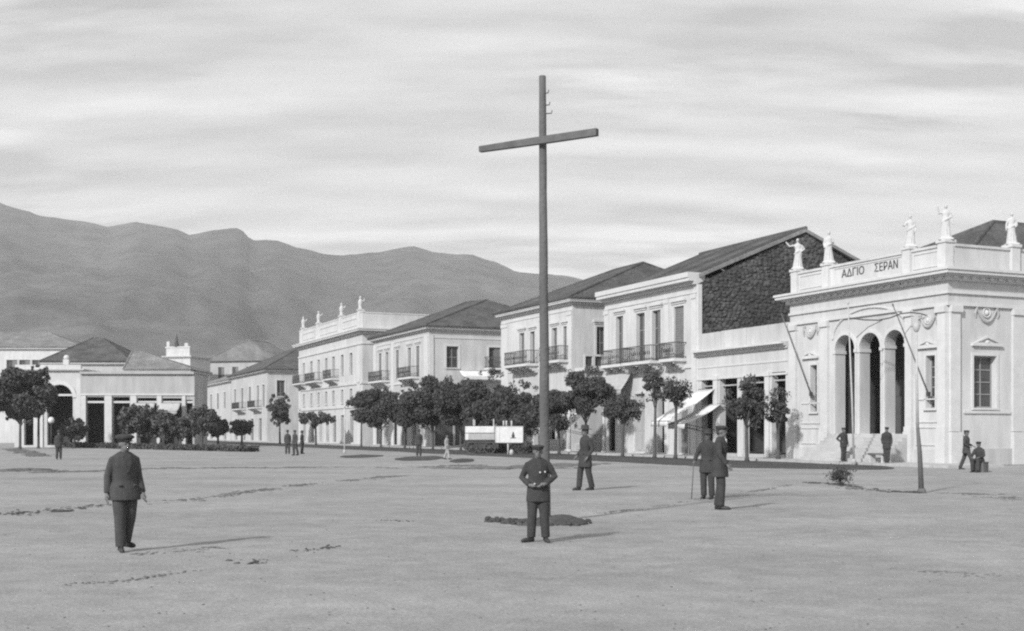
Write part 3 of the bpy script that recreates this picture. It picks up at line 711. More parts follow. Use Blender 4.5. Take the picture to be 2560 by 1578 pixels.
# ------------------------------------------------------------------ house beside the alley
def build_alley_house():
    b = Bld('town_house', 'two storey pale house behind the pole with a side door and terrace on the alley', 1253, 1432, depth=17)
    H = b.fz(1432, 745) - .5; L = b.L; zf = b.fz(1340, 910)
    fr = [b.fr(1299,1312,832,0), b.fr(1326,1338,828,0), b.fr(1380,1394,820,0), b.fr(1409,1419,815,0)]; fr = [(o[0], o[1], zf, b.fz(p, y)) for o, p, y in zip(fr, (1305,1332,1387,1414), (833,829,820,816))]
    gd = [(b.fx(p)-.7, b.fx(p)+.7, .25, 4.2) for p in (1278, 1312, 1345, 1380, 1412)]
    r = b.sr(1491,1514,817,897)
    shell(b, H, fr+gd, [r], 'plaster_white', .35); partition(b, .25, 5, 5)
    for o, s in zip(fr, ('half','half','half','shut')): window(b, b.F, o, s, 2, 2, .22, surround=.16, sill=False, hood=True)
    window(b, b.R, r, 'dark', 2, 2, .22, surround=.18, sill=False, hood=True)
    for i, o in enumerate(gd): doorway(b, b.F, o, (None, 'shutter', None, None, 'plaster_grey')[i], .3, .12)
    balcony(b, b.F, b.fx(1290), b.fx(1347), zf, 1.1, 1.1); balcony(b, b.F, b.fx(1374), b.fx(1424), zf, 1.1)
    # side terrace: slab on a pale wall with a pierced parapet
    y0, y1 = b.sy(1437), b.sy(1530); zt = b.sz(1475, 922); m = MB()
    m.box(y0, y1, -1.6, -.001, zt-.25, zt, b.R); t = m.build('terrace', 'trim', b.root)
    m = MB(); n = 4; w = (y1-y0)/n
    m.box(y0, y1, -1.6, -1.45, zt+.86, zt+1.0, b.R); m.box(y0, y1, -1.6, -1.45, zt+.001, zt+.12, b.R)
    for i in range(n+1): m.box(max(y0, y0+i*w-.11), min(y1, y0+i*w+.11), -1.595, -1.455, zt+.121, zt+.859, b.R)
    m.build('pierced_parapet', 'trim', t)
    m = MB(); m.box(y0+.05, y1-.05, -1.44, -1.40, zt+.05, zt+.85, b.R); m.build('parapet_grille', 'iron', t)
    m = MB(); m.box(y0+.3, y1, -1.3, -1.0, 0, zt-.251, b.R); m.build('terrace_wall', 'plaster_pale', t)
    for x0, x1 in ((1256,1272), (1350,1362), (1420,1432)):
        p0, p1 = b.fx(x0), min(L-.005, b.fx(x1)); m = MB(); m.box(p0, p1, -.12, .001, .12, H-.8); m.box(p0-.04, p1, -.17, .001, H-.799, H-.5); m.build('pilaster', 'trim', b.root)
    m = MB(); m.box(.003, L-.01, -.09, .001, zf-.5, zf-.3); m.box(.003, L-.01, -.05, .001, H-.42, H-.3); m.build('string_course', 'trim', b.root)
    cornice(b, H, .45, .4, ol=.2)
    hip_roof(b, H+.401, b.fz(1340,0)*0 + 15.7, .55, 'tile', ridge=(L*.32, 8.8, L*.68, 8.8))
build_alley_house()

# ------------------------------------------------------------------ house across the side street
def build_side_street_house():
    b = Bld('town_house', 'two storey house with broad grey side wall and framed windows behind trees', 934, 1072, depth=18)
    L = b.L; H = b.fz(1072, 815)-.5; zf = b.fz(1000, 948)
    ups = [(b.fx(p)-.55, b.fx(p)+.55, zf, zf+3.2) for p in (951, 968, 994, 1024, 1045)]
    gd = [(b.fx(p)-.8, b.fx(p)+.8, .2, 4.3) for p in (946, 966, 988, 1012, 1036, 1058)]
    s1, s2 = b.sr(1116,1146,866,920), b.sr(1222,1251,869,921)
    sg = [(b.sy(p)-1, b.sy(p)+1, .2, 3.6) for p in (1110, 1160, 1210)]
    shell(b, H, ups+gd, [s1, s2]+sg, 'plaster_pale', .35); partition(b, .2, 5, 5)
    for i, o in enumerate(ups): window(b, b.F, o, ('shut','half','shut','half','shut')[i], 2, 1, .2, True, .18, False, True)
    window(b, b.R, s1, 'dark', 2, 2, .22, False, .22); window(b, b.R, s2, 'half', 2, 2, .22, False, .22, False)
    for i, o in enumerate(gd): doorway(b, b.F, o, (None, 'plaster_grey', None, None, 'shutter', None)[i], .3, .12)
    for i, o in enumerate(sg): doorway(b, b.R, o, (None, 'shutter', None)[i], .3, .12)
    balcony(b, b.F, b.fx(940), b.fx(975), zf, 1.1); balcony(b, b.F, b.fx(1014), b.fx(1048), zf, 1.1)
    balcony(b, b.R, s2[0]-.5, s2[1]+.4, s2[2], 1.15)
    for x0, x1 in ((935,942), (980,986), (1062,1072)):
        p0, p1 = b.fx(x0), min(L-.005, b.fx(x1)); m = MB(); m.box(p0, p1, -.12, .001, .12, H-.5); m.build('pilaster', 'trim', b.root)
    m = MB(); m.box(.02, .5, -.1, .001, 0, H-.4, b.R); m.box(.003, b.D, -.06, .001, H-.7, H-.55, b.R); m.build('quoin_strip', 'trim', b.root)
    m = MB(); m.box(.003, L-.01, -.09, .001, zf-.6, zf-.35); m.box(.003, L-.01, -.06, .001, H-.5, H-.35); m.build('string_course', 'trim', b.root)
    cornice(b, H, .45, .4); hip_roof(b, H+.401, 16.2, .6, 'tile', ridge=(L*.42, 8.4, L*.58, 9.6))
    awning('pale grey canvas awning on the broad side wall below its framed window', b.world(L+.02, b.sy(1148), 7.9), 4.4, 1.6, .7, math.pi/2, 'canvas', seed=5)
build_side_street_house()

# ------------------------------------------------------------------ three-storey hotel
def build_hotel():
    b = Bld('hotel_building', 'tall white three storey building with finials along its parapet', 747, 906, depth=12)
    L = b.L; H = 13.3
    rows = []
    for px in (760, 779, 797, 816, 834, 856, 878): x = b.fx(px); rows.append((x-.62, x+.62, 8.6, 11.3))
    mid = [(b.fx(px)-.55, b.fx(px)+.55, 5.2, 6.9) for px in (760, 779, 797, 816, 834, 856, 878)]
    gd = [(b.fx(px)-.75, b.fx(px)+.75, .3, 3.7) for px in (762, 782, 803, 820, 837, 857, 880)]
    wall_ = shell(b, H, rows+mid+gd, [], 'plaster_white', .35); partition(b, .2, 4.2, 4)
    for i, o in enumerate(rows): window(b, b.F, o, 'dark', 2, 1, .22, True, .2, False)
    for i, o in enumerate(mid): window(b, b.F, o, 'half' if i % 2 else 'dark', 2, 1, .22, True, .15)
    for i, o in enumerate(gd): doorway(b, b.F, o, (None, 'shutter_dark', None)[i % 3], .3, .14)
    for x0, x1 in ((749,768), (780,806), (826,848)): balcony(b, b.F, b.fx(x0)+.2, b.fx(x1), 8.4, 1.15, 1.1)
    for zz, h in ((4.55, .3), (7.35, .3), (12.1, .22)): m = MB(); m.box(-.02, L+.1, -.12, .001, zz, zz+h); m.box(L+.001, L+.103, .002, b.D, zz+.003, zz+h-.003); m.build('string_course', 'trim', b.root)
    for px in (751, 898): x = b.fx(px); m = MB(); m.box(max(.01, x-.6), min(L-.01, x+.6), -.12, .001, .12, 12.0); m.build('pilaster', 'trim', b.root)
    cornice(b, H, .7, .7); zp = H+.7; m = MB()
    m.box(.1, L-.1, .05, .35, zp, 15.9); m.box(L-.35, L-.05, .351, b.D, zp, 15.8); m.box(.05, L-.03, 0, .4, 15.901, 16.05); m.box(L-.4, L, .401, b.D, 15.801, 15.95); m.build('parapet', 'plaster_white', b.root)
    for x0, x1 in ((757,786), (799,842), (856,892)):
        p0, p1 = b.fx(x0), b.fx(x1); m = MB(); m.box(p0, p1, -.02, .049, 14.5, 14.62); m.box(p0, p1, -.02, .049, 15.35, 15.47); m.box(p0, p0+.1, -.02, .049, 14.621, 15.349); m.box(p1-.1, p1, -.02, .049, 14.621, 15.349); m.build('parapet_panel', 'trim', b.root)
    names = ('leftmost on the tall white building', 'second from the left on the tall white building', 'third from the left on the tall white building', 'rightmost, at the corner of the tall white building')
    for px, nm in zip((755, 793, 850, 897), names):
        x = b.fx(px); m = MB(); m.box(x-.35, x+.35, -.08, .5, zp+.002, 16.2); m.box(x-.42, x+.42, -.15, .56, 16.201, 16.35); m.build('pedestal', 'trim', b.root)
        p = b.world(x, .2, 16.35); f = empty('roof_finial', p); tag(f, 'small pale finial figure, ' + nm, 'finial', 'finials on the tall white building')
        m = MB(); m.lathe([(.26,0),(.3,.12),(.2,.2),(.24,.5),(.3,.85),(.2,1.15),(.1,1.28)], n=12); m.build('drapery', 'statue_stone', f, True)
        m = MB(); m.ell((0,0,1.42), (.15,.15,.19)); m.tube([(.2,0,1.05),(.42,0,1.0),(.5,0,1.3)], [.08,.06,.05], 6); m.build('bust', 'statue_stone', f, True)
    m = MB(); m.box(.4, L-.4, .4, b.D-.1, H+.1, 14.2); m.build('roof', 'plaster_grey', b.root)
    b2 = Bld('roof_house', 'grey low roof house showing behind the parapet of the tall white building', origin=tuple(b.o + b.ex*2 + b.ey*16), ex=tuple(b.ex), L=11, depth=12)
    shell(b2, 15.4, [], [], 'plaster_grey'); hip_roof(b2, 15.41, 18.6, .5, 'tile_pale', ridge=(3.5, 6, 7.5, 6))
build_hotel()

# ------------------------------------------------------------------ far end of the row
def build_far_row():
    b = Bld('town_house', 'far two storey house with a dark hipped roof left of the tall white building', 578, 668, depth=16)
    L = b.L; H = b.fz(668, 926)-.3; zf = 5.6
    ups = [(b.fx(p)-.9, b.fx(p)+.9, zf, zf+3.6) for p in (588, 606, 625, 645, 659)]
    gd = [(b.fx(p)-1.1, b.fx(p)+1.1, .2, 3.8) for p in (590, 610, 630, 650)]
    r = b.sr(692,712,951,991)
    shell(b, H, ups+gd, [r], 'plaster_pale', .35); partition(b, .2, 4.4, 4)
    for i, o in enumerate(ups): window(b, b.F, o, ('half','shut','shut','half','half')[i], 2, 1, .2, True, .2, False)
    window(b, b.R, r, 'dark', 2, 1, .22, True, .25)
    balcony(b, b.F, b.fx(596), b.fx(615), zf, 1.1, 1.2); balcony(b, b.F, b.fx(636), b.fx(655), zf, 1.1, 1.2)
    cornice(b, H, .5, .4); hip_roof(b, H+.401, H+4.9, .7, 'tile', ridge=(L*.35, 8, L*.65, 8))
    c = Bld('town_house', 'farthest pale house of the street row, beyond the dark hipped roof', 500, 577, depth=14)
    L = c.L; H = 10.6; ups = [(c.fx(p)-1, c.fx(p)+1, 6, 9) for p in (512, 528, 545, 562)]; gd = [(c.fx(p)-1.2, c.fx(p)+1.2, .2, 4) for p in (512, 528, 545, 562)]
    shell(c, H, ups+gd, [], 'plaster_pale', .35); partition(c, .2, 4.4, 4)
    for i, o in enumerate(ups): window(c, c.F, o, 'half' if i % 2 else 'shut', 2, 1, .2, True, .2, False)
    cornice(c, H, .5, .4); hip_roof(c, H+.401, H+3.2, .6, 'tile_pale', ridge=(L*.35, 7, L*.65, 7))
    # large grey gabled house with a parapet beyond
    Y = 265; x0, x1 = (452-CX)/F*Y, (700-CX)/F*Y
    d = Bld('gabled_house', 'grey gabled house rising behind the end of the street row', origin=(x0+5.5, Y), ex=(1,-.25), L=x1-x0-5, depth=14)
    zz = lambda y: CAMZ+(HOR-y)/F*Y
    H = zz(905); ws = [(3+i*3.4, 4.5+i*3.4, H-4.0, H-1.2) for i in range(4)]; shell(d, H, ws, [], 'plaster_grey', .3)
    for o in ws: window(d, d.F, o, 'half', 2, 1, .2, True, 0, False)
    hip_roof(d, H+.01, zz(852), .5, 'tile_pale', ridge=(d.L*.62, -.3, d.L*.62+.6, d.D*.6))
    e = Bld('parapet_house', 'white house with a stepped parapet and a dark spike, far end of the street', origin=(x0, Y-12), ex=(1,-.3), L=6, depth=8)
    H = zz(905); ws = [(1+i*1.6, 2+i*1.6, H-4.5, H-2) for i in range(3)]; shell(e, H, ws, [], 'plaster_white', .3)
    for o in ws: window(e, e.F, o, 'half', 1, 1, .2, True, 0, False)
    cornice(e, H, .5, .5); m = MB(); m.box(.2, 5.8, .1, .5, H+.5, H+2.2); m.box(0, 6, 0, .6, H+2.201, H+2.5); m.box(.3, 1.0, .1, .5, H+2.501, H+3.6); m.box(4.6, 5.4, .1, .5, H+2.501, H+3.2); m.build('parapet', 'plaster_white', e.root)
    m = MB(); m.tube([(2.6,.3,H+2.5),(2.6,.3,H+3.2),(2.6,.3,H+5.2)], [.55,.4,.05], 8); m.build('spike', 'iron', e.root)
build_far_row()

# ------------------------------------------------------------------ buildings closing the square on the left
def build_left():
    Y = 126.0; X = lambda p: (p-CX)/F*Y; Z = lambda y: CAMZ+(HOR-y)/F*Y
    b = Bld('portal_house', 'white building with one big round arched doorway at the left end of the square', origin=(X(36), Y), ex=(1,0), L=X(203)-X(36), depth=12)
    cx = X(150)-X(36); r = X(182)-X(150); H = Z(930)
    ops = [(cx-r, cx+r, .2, Z(962), True), (1.0, 2.0, .2, 4.2)]
    shell(b, H, ops, [], 'plaster_white', .5); partition(b, .2, 6.2, 4)
    m = MB(); m.box(cx-r+.3, cx+r, .2, .3, Z(990), Z(985)); m.build('transom', 'trim', b.root)
    n = 20; vs = []; zt = Z(962)-r
    for k in range(n+1):
        t = math.pi*k/n
        for rr, d in ((r+.01,0),(r+.01,-.1),(r+.4,-.1),(r+.4,0)): vs.append((cx-rr*math.cos(t), d, zt+rr*math.sin(t)))
    m = MB(); m.add(vs, [(4*k+q, 4*k+(q+1)%4, 4*k+4+(q+1)%4, 4*k+4+q) for k in range(n) for q in range(4)]); m.build('archivolt', 'trim', b.root, fixn=True)
    for p0, p1 in ((cx-r-1.0, cx-r-.42), (cx+r+.42, b.L-.03)): m = MB(); m.box(p0, p1, -.15, .001, 0, H-.8); m.build('pilaster', 'trim', b.root)
    cornice(b, H, .35, .3); m = MB(); m.box(.05, b.L-.05, .02, .4, H+.3, Z(912)); m.build('parapet', 'plaster_white', b.root)
    m = MB(); m.box(cx+.3, cx+.9, 0, .45, Z(912)+.002, Z(899)); m.ell((cx+.6,.22,Z(899)+.2), (.3,.25,.3)); m.build('crest', 'trim', b.root)
    # long low arcade of shops
    c = Bld('shop_row', 'long low grey row of shops with pale piers at the far side of the square', origin=(X(206), Y-.6), ex=(1,0.03), L=X(488)-X(206), depth=5.5)
    H = Z(936); q = lambda p: X(p)-X(206)
    ops = [(q(a), q(e), .2, Z(y)) for a, e, y in ((221,265,993), (286,328,993), (347,394,995), (409,456,996), (467,483,1000))]
    shell(c, H, ops, [], 'plaster_grey', .5); partition(c, .2, 5.4, 4)
    for a, e, *_ in ops:
        m = MB(); m.box(a+.002, e-.002, .1, .2, Z(1008), Z(1003)); m.build('transom', 'trim', c.root)
    for p0, p1 in ((208,220), (267,284), (330,345), (396,407), (458,466)): m = MB(); m.box(q(p0), q(p1), -.12, .001, 0, Z(990)); m.build('pier', 'trim', c.root)
    m = MB(); m.box(0, c.L, -.14, .001, Z(989), Z(985)); m.build('string_course', 'trim', c.root)
    m = MB(); m.box(0.01, c.L-.01, -.3, .5, H+.002, H+.25); m.build('coping', 'plaster_grey', c.root)
    for p0, p1, k in ((345,395,1), (408,458,2)):
        P = Vector((X(p0), Y-.9, Z(1008))); a = awning('long grey canvas awning over the shop row, %s of two' % ('left' if k == 1 else 'right'), P, X(p1)-X(p0), 1.5, .9, -ROT, 'canvas_grey', seed=20+k)
    # hipped houses behind
    def hipped(name, label, Y2, pl, pr, ye, pa, pb, yr, m, wallm, dep=14, win=()):
        X2 = lambda p: (p-CX)/F*Y2; Z2 = lambda y, k=0: CAMZ+(HOR-y)/F*(Y2+k)
        h = Bld(name, label, origin=(X2(pl), Y2), ex=(1,0), L=X2(pr)-X2(pl), depth=dep); H = Z2(ye)
        ws = [(X2(p)-X2(pl)-.8, X2(p)-X2(pl)+.8, H-4.2, H-1.4) for p in win]
        shell(h, H, ws, [], wallm, .3)
        for o in ws: window(h, h.F, o, 'half', 2, 1, .2, True, .15)
        cornice(h, H, .4, .35); hip_roof(h, H+.351, Z2(yr, dep/2), .5, m, ridge=((pa-CX)/F*(Y2+dep/2)-X2(pl), dep/2, (pb-CX)/F*(Y2+dep/2)-X2(pl), dep/2))
        return h
    hipped('hipped_house', 'dark hipped tile roof house behind the arched doorway building', 146, 112, 318, 914, 232, 256, 846, 'tile', 'plaster_pale')
    hipped('hipped_house', 'wide lighter hipped tile roof behind the low row of shops', 141.5, 322, 470, 934, 330, 352, 880, 'tile_pale', 'plaster_grey', 9)
    hipped('mansion', 'large pale building with a long flat tiled roof at the far left edge', 175, -160, 195, 876, -40, 120, 832, 'tile_pale', 'plaster_white', 15, (30, 62, 94, 126))
build_left()

# ------------------------------------------------------------------ trees and hedges
def leaves(mb, rnd, c, r, n, size):
    for _ in range(n):
        d = Vector((rnd.gauss(0,1), rnd.gauss(0,1), rnd.gauss(0,1))).normalized()
        q = rnd.random()**.4; p = Vector(c) + Vector((d.x*r[0]*q, d.y*r[1]*q, d.z*r[2]*q))
        a = Vector((rnd.gauss(0,1), rnd.gauss(0,1), rnd.gauss(0,.7))).normalized(); b = a.orthogonal().normalized()
        b = Matrix.Rotation(rnd.uniform(0,6.3), 3, a) @ b; s = size*rnd.uniform(.6,1.4); e = a.cross(b)
        mb.quad(p-b*s, p+e*s*.55-b*s*.1, p+b*s, p-e*s*.55+b*s*.1)
def tree(name, label, loc, h, base, rx, seed, m='leaf', dens=1.0, trunk_r=.09, group=None, gaps=1.0, leaf=.085, flat=1.0):
    rnd = random.Random(seed); t = empty(name, loc); tag(t, label, 'tree', group)
    cz = (h+base)/2; rz = (h-base)/2; mb = MB(); tips = []
    ncl = int(22*gaps)
    for k in range(ncl):
        d = Vector((rnd.gauss(0,1), rnd.gauss(0,1), rnd.gauss(0,1)*.9)).normalized(); q = .3+.8*rnd.random()**.7
        c = (d.x*rx*q*.78, d.y*rx*q*.78, cz+d.z*rz*q*.78*flat); rr = rnd.uniform(.20,.46)*min(rx, rz*1.6)
        leaves(mb, rnd, c, (rr, rr, rr*.75), int(270*dens*(rr/.5)**2)+40, leaf); tips.append(c)
    for k in range(int(22*gaps)):                       # loose sprays that break the outline
        d = Vector((rnd.gauss(0,1), rnd.gauss(0,1), rnd.gauss(0,1)+.25)).normalized()
        c = (d.x*rx*1.02, d.y*rx*1.02, cz+d.z*rz*1.02); q = rnd.uniform(.7,1.7); leaves(mb, rnd, c, (.2*q,.2*q,.24*q), int(20*q*q), leaf*.9)
    cr = mb.build('crown', m, t)
    mb = MB(); lean = (rnd.uniform(-.08,.08), rnd.uniform(-.08,.08)); top = base + rz*.5
    mb.tube([(0,0,-.05), (lean[0]*.3,lean[1]*.3,.25), (lean[0]*.6,lean[1]*.6,top*.5), (lean[0],lean[1],top), (lean[0],lean[1],h-rz*.5)], [trunk_r*1.7, trunk_r*1.1, trunk_r, trunk_r*.8, trunk_r*.3], 8)
    for c in tips[::2]:
        st = (lean[0], lean[1], base*rnd.uniform(.8,1.05)); mid = tuple((st[i]+c[i])/2 + (.12 if i == 2 else 0) for i in range(3))
        mb.tube([st, mid, c], [trunk_r*.5, trunk_r*.35, trunk_r*.12], 5)
    mb.build('trunk', 'bark', t, True)
    return t
def street_tree(label, px, ytop, ybot, wpx, seed, off=4.0, **kw):
    t = street_px(px, off); p = street(t, off); Y = p.y
    h = CAMZ+(HOR-ytop)/F*Y; base = CAMZ+(HOR-ybot)/F*Y; z = .12 if off < 2.6 else .012
    return tree('street_tree', label, (p.x, p.y, z), h, base, wpx/F*Y/2, seed, group='trees along the street', **kw)
for a in (('leftmost and smallest street tree, before the corner of the tall white building', 903, 984, 1048, 66, 1, dict(leaf=.12)),
          ('second street tree from the left end of the row', 952, 976, 1070, 128, 2, dict(leaf=.12)),
          ('third street tree from the left, before the pale house corner', 1012, 962, 1074, 136, 3, dict(leaf=.12)),
          ('broad street tree under the framed side window', 1082, 940, 1080, 150, 4, dict(leaf=.12)),
          ('broad street tree left of the white cart', 1152, 946, 1078, 150, 5, dict(leaf=.11)),
          ('tall street tree behind the white cart and signboard', 1222, 930, 1078, 142, 6, dict(leaf=.11)),
          ('dark street tree just left of the tall cross pole', 1296, 958, 1092, 140, 7, dict(leaf=.11)),
          ('street tree just right of the tall cross pole', 1398, 980, 1072, 140, 8, dict(leaf=.10)),
          ('tall dark street tree by the alley mouth', 1466, 918, 1050, 126, 9, dict(leaf=.10)),
          ('small low street tree right of the alley mouth', 1556, 994, 1054, 96, 10, dict(leaf=.09)),
          ('thin street tree below the middle balcony', 1636, 922, 1005, 70, 11, dict(leaf=.09, dens=.7, gaps=.8)),
          ('thin street tree below the right balcony', 1688, 950, 1012, 72, 12, dict(leaf=.09, dens=.7, gaps=.8)),
          ('dark young tree before the open bays of the low shop', 1868, 945, 1062, 96, 13, dict(leaf=.085, dens=.7)),
          ('narrow dark young tree beside the theatre wall', 1946, 980, 1085, 54, 14, dict(leaf=.08, off=2.0))):
    street_tree(*a[:6], **a[6])
def left_trees():
    rnd = random.Random(77)
    spec = [('big dark tree at the left edge of the view', 50, 930, 1060, 150, 1122, 31, 1.0), ('second dark tree beside the arched doorway', 96, 915, 1040, 64, 1121, 32, .8),
            ('dark tree with a round head beside the shop row pier', 350, 1015, 1085, 96, 1121, 33, 1), ('small dark tree before the grey awnings', 402, 1030, 1095, 90, 1121, 34, 1),
            ('small dark tree before the right end of the shop row', 452, 1040, 1098, 78, 1121, 35, 1), ('dark bushy tree where the shop row meets the street', 505, 1018, 1098, 84, 1119, 36, 1),
            ('young thin tree on the far pavement, left', 545, 1050, 1090, 56, 1116, 37, .7), ('young thin tree on the far pavement, right', 605, 1052, 1088, 56, 1115, 38, .7),
            ('dark tree before the grey side wall of the far house', 700, 985, 1062, 60, 1110, 39, 1), ('low tree before the doors of the tall white building', 790, 1032, 1064, 86, 1113, 40, .7),
            ('small tree under the left shop pier', 185, 1050, 1098, 60, 1121, 41, .7)]
    for lb, px, yt, yb, w, yg, sd, dn in spec:
        g = gp(px, yg); Y = g.y
        tree('square_tree', lb, (g.x, g.y, 0), CAMZ+(HOR-yt)/F*Y, max(.3, CAMZ+(HOR-yb)/F*Y), w/F*Y/2, sd, 'leaf_mid', dn, .12, 'trees around the far side of the square', leaf=.17)
left_trees()
def hedge(label, a, b, h, w, seed, n):
    rnd = random.Random(seed); a, b = Vector(a), Vector(b); root = empty('hedge', (a+b)/2); tag(root, label, 'hedge'); d = b-a; nrm = Vector((-d.y, d.x, 0)).normalized(); mb = MB(); o = (a+b)/2
    for _ in range(n):
        t = rnd.random(); hh = h*(.75+.35*noise.noise(Vector((t*d.length*.8, seed, 0)))+.1); z = rnd.uniform(0.02, hh)
        p = a+d*t+nrm*rnd.uniform(-w/2, w/2)-o; leaves(mb, rnd, (p.x, p.y, z), (.12,.12,.1), 3, .11)
    tag(mb.build('foliage', 'leaf', root), kind='stuff')
    mb = MB(); k = 14
    for i in range(k): p = a+d*(i+.5)/k-o; mb.tube([(p.x,p.y,0),(p.x,p.y,h*.6)], [.04,.02], 5)
    mb.build('stems', 'bark', root)
hedge('long low dark hedge across the far side of the square', gp(150,1118), gp(632,1130), .52, 1.3, 5, 5200)
hedge('low dark hedge behind the white cart and signboard', gp(1168,1131), gp(1326,1134), 1.0, .6, 8, 2600)
hedge('short dark hedge patch before the pale house doors', gp(870,1110.5), gp(1060,1116.5), .35, .8, 6, 1500)

# ------------------------------------------------------------------ cross-shaped telegraph pole and other posts
def poles():
    base = gp(1363, 1303); Y = base.y; X = lambda p, yy=Y: (p-CX)/F*yy; Z = lambda y, yy=Y: CAMZ+(HOR-y)/F*yy
    r = empty('telegraph_pole', (base.x, base.y, gz(base.x, base.y))); tag(r, 'tall dark wooden pole shaped like a cross in the middle of the square', 'pole')
    rnd = random.Random(2); m = MB(); pts, rad = [], []
    zt = Z(189); xt = X(1356)-base.x
    for i in range(25):
        s = i/24; pts.append((xt*s + .012*noise.noise(Vector((s*6,1,0))), .01*noise.noise(Vector((s*5,4,0))), -.3+(zt+.3)*s)); rad.append((.098-.036*s)*(1+.06*noise.noise(Vector((s*14,8,0)))))
    m.tube(pts, rad, 12); m.build('post', 'wood', r, True)
    yl, yr_ = Y*(HOR-354)/(HOR-375), Y*(HOR-354)/(HOR-332)       # horizontal beam running slightly away to the left
    zc = Z(354); A = Vector((X(1208, yl), yl, zc)); B = Vector((X(1500, yr_), yr_, zc)); A -= base; B -= base
    A.z = B.z = zc; d = (B-A).normalized(); n = Vector((-d.y, d.x, 0)); off = n*-.10
    m = MB(); h = .062
    for p, q in ((A+off, B+off),):
        vs = []
        for c, k in ((p, .82), ((p*2+q)/3, .97), ((p+q*2)/3, 1.03), (q, 1.0)):
            for sy, sz in ((-.05,-1),(.05,-1),(.05,1),(-.05,1)): vs.append(c+n*sy+Vector((0,0,sz*h*k)))
        m.add(vs, [(4*i+j, 4*i+(j+1)%4, 4*i+4+(j+1)%4, 4*i+4+j) for i in range(3) for j in range(4)]+[(3,2,1,0),(12,13,14,15)])
    o = m.build('crossarm', 'wood', r, fixn=True)
    m = MB(); c = (A+B)/2 ; m.tube([Vector((xt*.8,0,zc))+n*-.17, Vector((xt*.8,0,zc))+n*.09], .018, 8); m.build('bolt', 'iron', r)
    for k, (py, l) in enumerate(((283,.11), (262,.07), (232,.05))):   # pins added on the right edge, standing in for scratch marks
        z = Z(py); m = MB(); m.tube([(xt*.9+.05,0,z), (xt*.9+.05+l,0,z+.01), (xt*.9+.06+l,0,z+.06)], .01, 5); m.build('scratch_pin', 'iron', r)
    # thin lamp post with a long swan-neck arm before the theatre
    g = gp(2135, 1163); Y2 = g.y; X2 = lambda p: (p-CX)/F*Y2-g.x; Z2 = lambda y: CAMZ+(HOR-y)/F*Y2
    r = empty('lamp_post', (g.x, g.y, 0)); tag(r, 'thin tall post with a long curled iron arm in front of the theatre steps', 'lamp post')
    m = MB(); m.tube([(0,0,-.1), (X2(2130),0,Z2(1000)), (X2(2120),0,Z2(757))], [.055,.045,.028], 8); m.lathe([(.12,0),(.1,.25),(.07,.3)]); m.ell((X2(2120),0,Z2(757)), (.06,.06,.09)); m.build('post', 'iron_pale', r, True)
    m = MB(); pts = [(X2(p),-.02*i,Z2(y)) for i, (p, y) in enumerate(((2121,795),(2160,800),(2195,801),(2225,795),(2250,785),(2275,782),(2300,785),(2318,791)))]
    m.tube(pts, .03, 6)
    m.tube([(X2(2318),-.14,Z2(791)), (X2(2330),-.14,Z2(800)), (X2(2331),-.14,Z2(808)), (X2(2322),-.14,Z2(813)), (X2(2312),-.14,Z2(810))], [.03,.028,.025,.02,.012], 6)
    m.tube([(X2(2140),-.02,Z2(845)), (X2(2170),-.03,Z2(818)), (X2(2205),-.04,Z2(801))], .018, 6); m.build('arm', 'iron', r, True)
    # nearer post with a dark foot
    g = gp(2304, 1232); Y3 = g.y; X3 = lambda p: (p-CX)/F*Y3-g.x; Z3 = lambda y: CAMZ+(HOR-y)/F*Y3
    r = empty('lamp_post', (g.x, g.y, gz(g.x, g.y))); tag(r, 'slender leaning post with a dark foot standing alone on the earth before the theatre corner', 'lamp post')
    m = MB(); m.tube([(0,0,-.15),(X3(2299),0,Z3(1130)),(X3(2294),0,Z3(1070))], [.075,.06,.045], 9); m.lathe([(.12,-.05),(.11,.06),(.08,.12)]); m.build('foot', 'wood', r, True)
    m = MB(); m.tube([(X3(2294),0,Z3(1071)),(X3(2292),0,Z3(950)),(X3(2291),0,Z3(830))], [.042,.034,.026], 8); m.build('post', 'iron_pale', r, True)
    m = MB(); m.lathe([(.03,0),(.06,.03),(.09,.12),(.07,.22),(.02,.26)], (X3(2291),0,Z3(830))); m.build('lamp_head', 'iron_pale', r, True)
    # flag staffs on the theatre wall
    for px0, py0, px1, py1, lb in ((2031,985,1978,782,'thin bare flag staff slanting from the left theatre window'), (2325,985,2258,757,'thin bare flag staff slanting from the right theatre window')):
        b = TH; x0, z0 = b.fx(px0), b.fz(px0, py0); x1, z1 = b.fx(px1), b.fz(px1, py1)
        p = b.world(x0, -.10, z0); r = empty('flag_staff', p, ROT); tag(r, lb, 'flag staff', 'bare flag staffs on the theatre')
        m = MB(); m.tube([(0,0,0), ((x1-x0),-.55,(z1-z0)*.97)], [.04,.025], 7); m.ell(((x1-x0),-.55,(z1-z0)*.97), (.05,.05,.07)); m.build('staff', 'wood' , r, True)
        m = MB(); m.box(-.06,.06,-.08,.08,-.12,.1); m.build('bracket', 'iron', r)
    # pale thin posts along the street
    for px, yb, yt, lb in ((861,1134,1020,'thin pale post before the corner of the tall white building'), (1303,1127,1000,'thin pale post with a small pennant left of the cross pole'), (1423,1132,1010,'pale awning post right of the cross pole'), (1509,1135,1015,'white timber post at the alley mouth')):
        g = gp(px, yb); Yp = g.y; r = empty('post', (g.x, g.y, 0)); tag(r, lb, 'post'); z = CAMZ+(HOR-yt)/F*Yp; m = MB()
        w = .05 if px < 1400 else .11
        m.tube([(0,0,-.1),(0.02,0,z*.5),(0,0,z)], [w*1.15,w,w*.9], 8); m.lathe([(w*2,0),(w*1.8,.2),(w,.28)]); m.build('shaft', 'wood_pale', r, True)
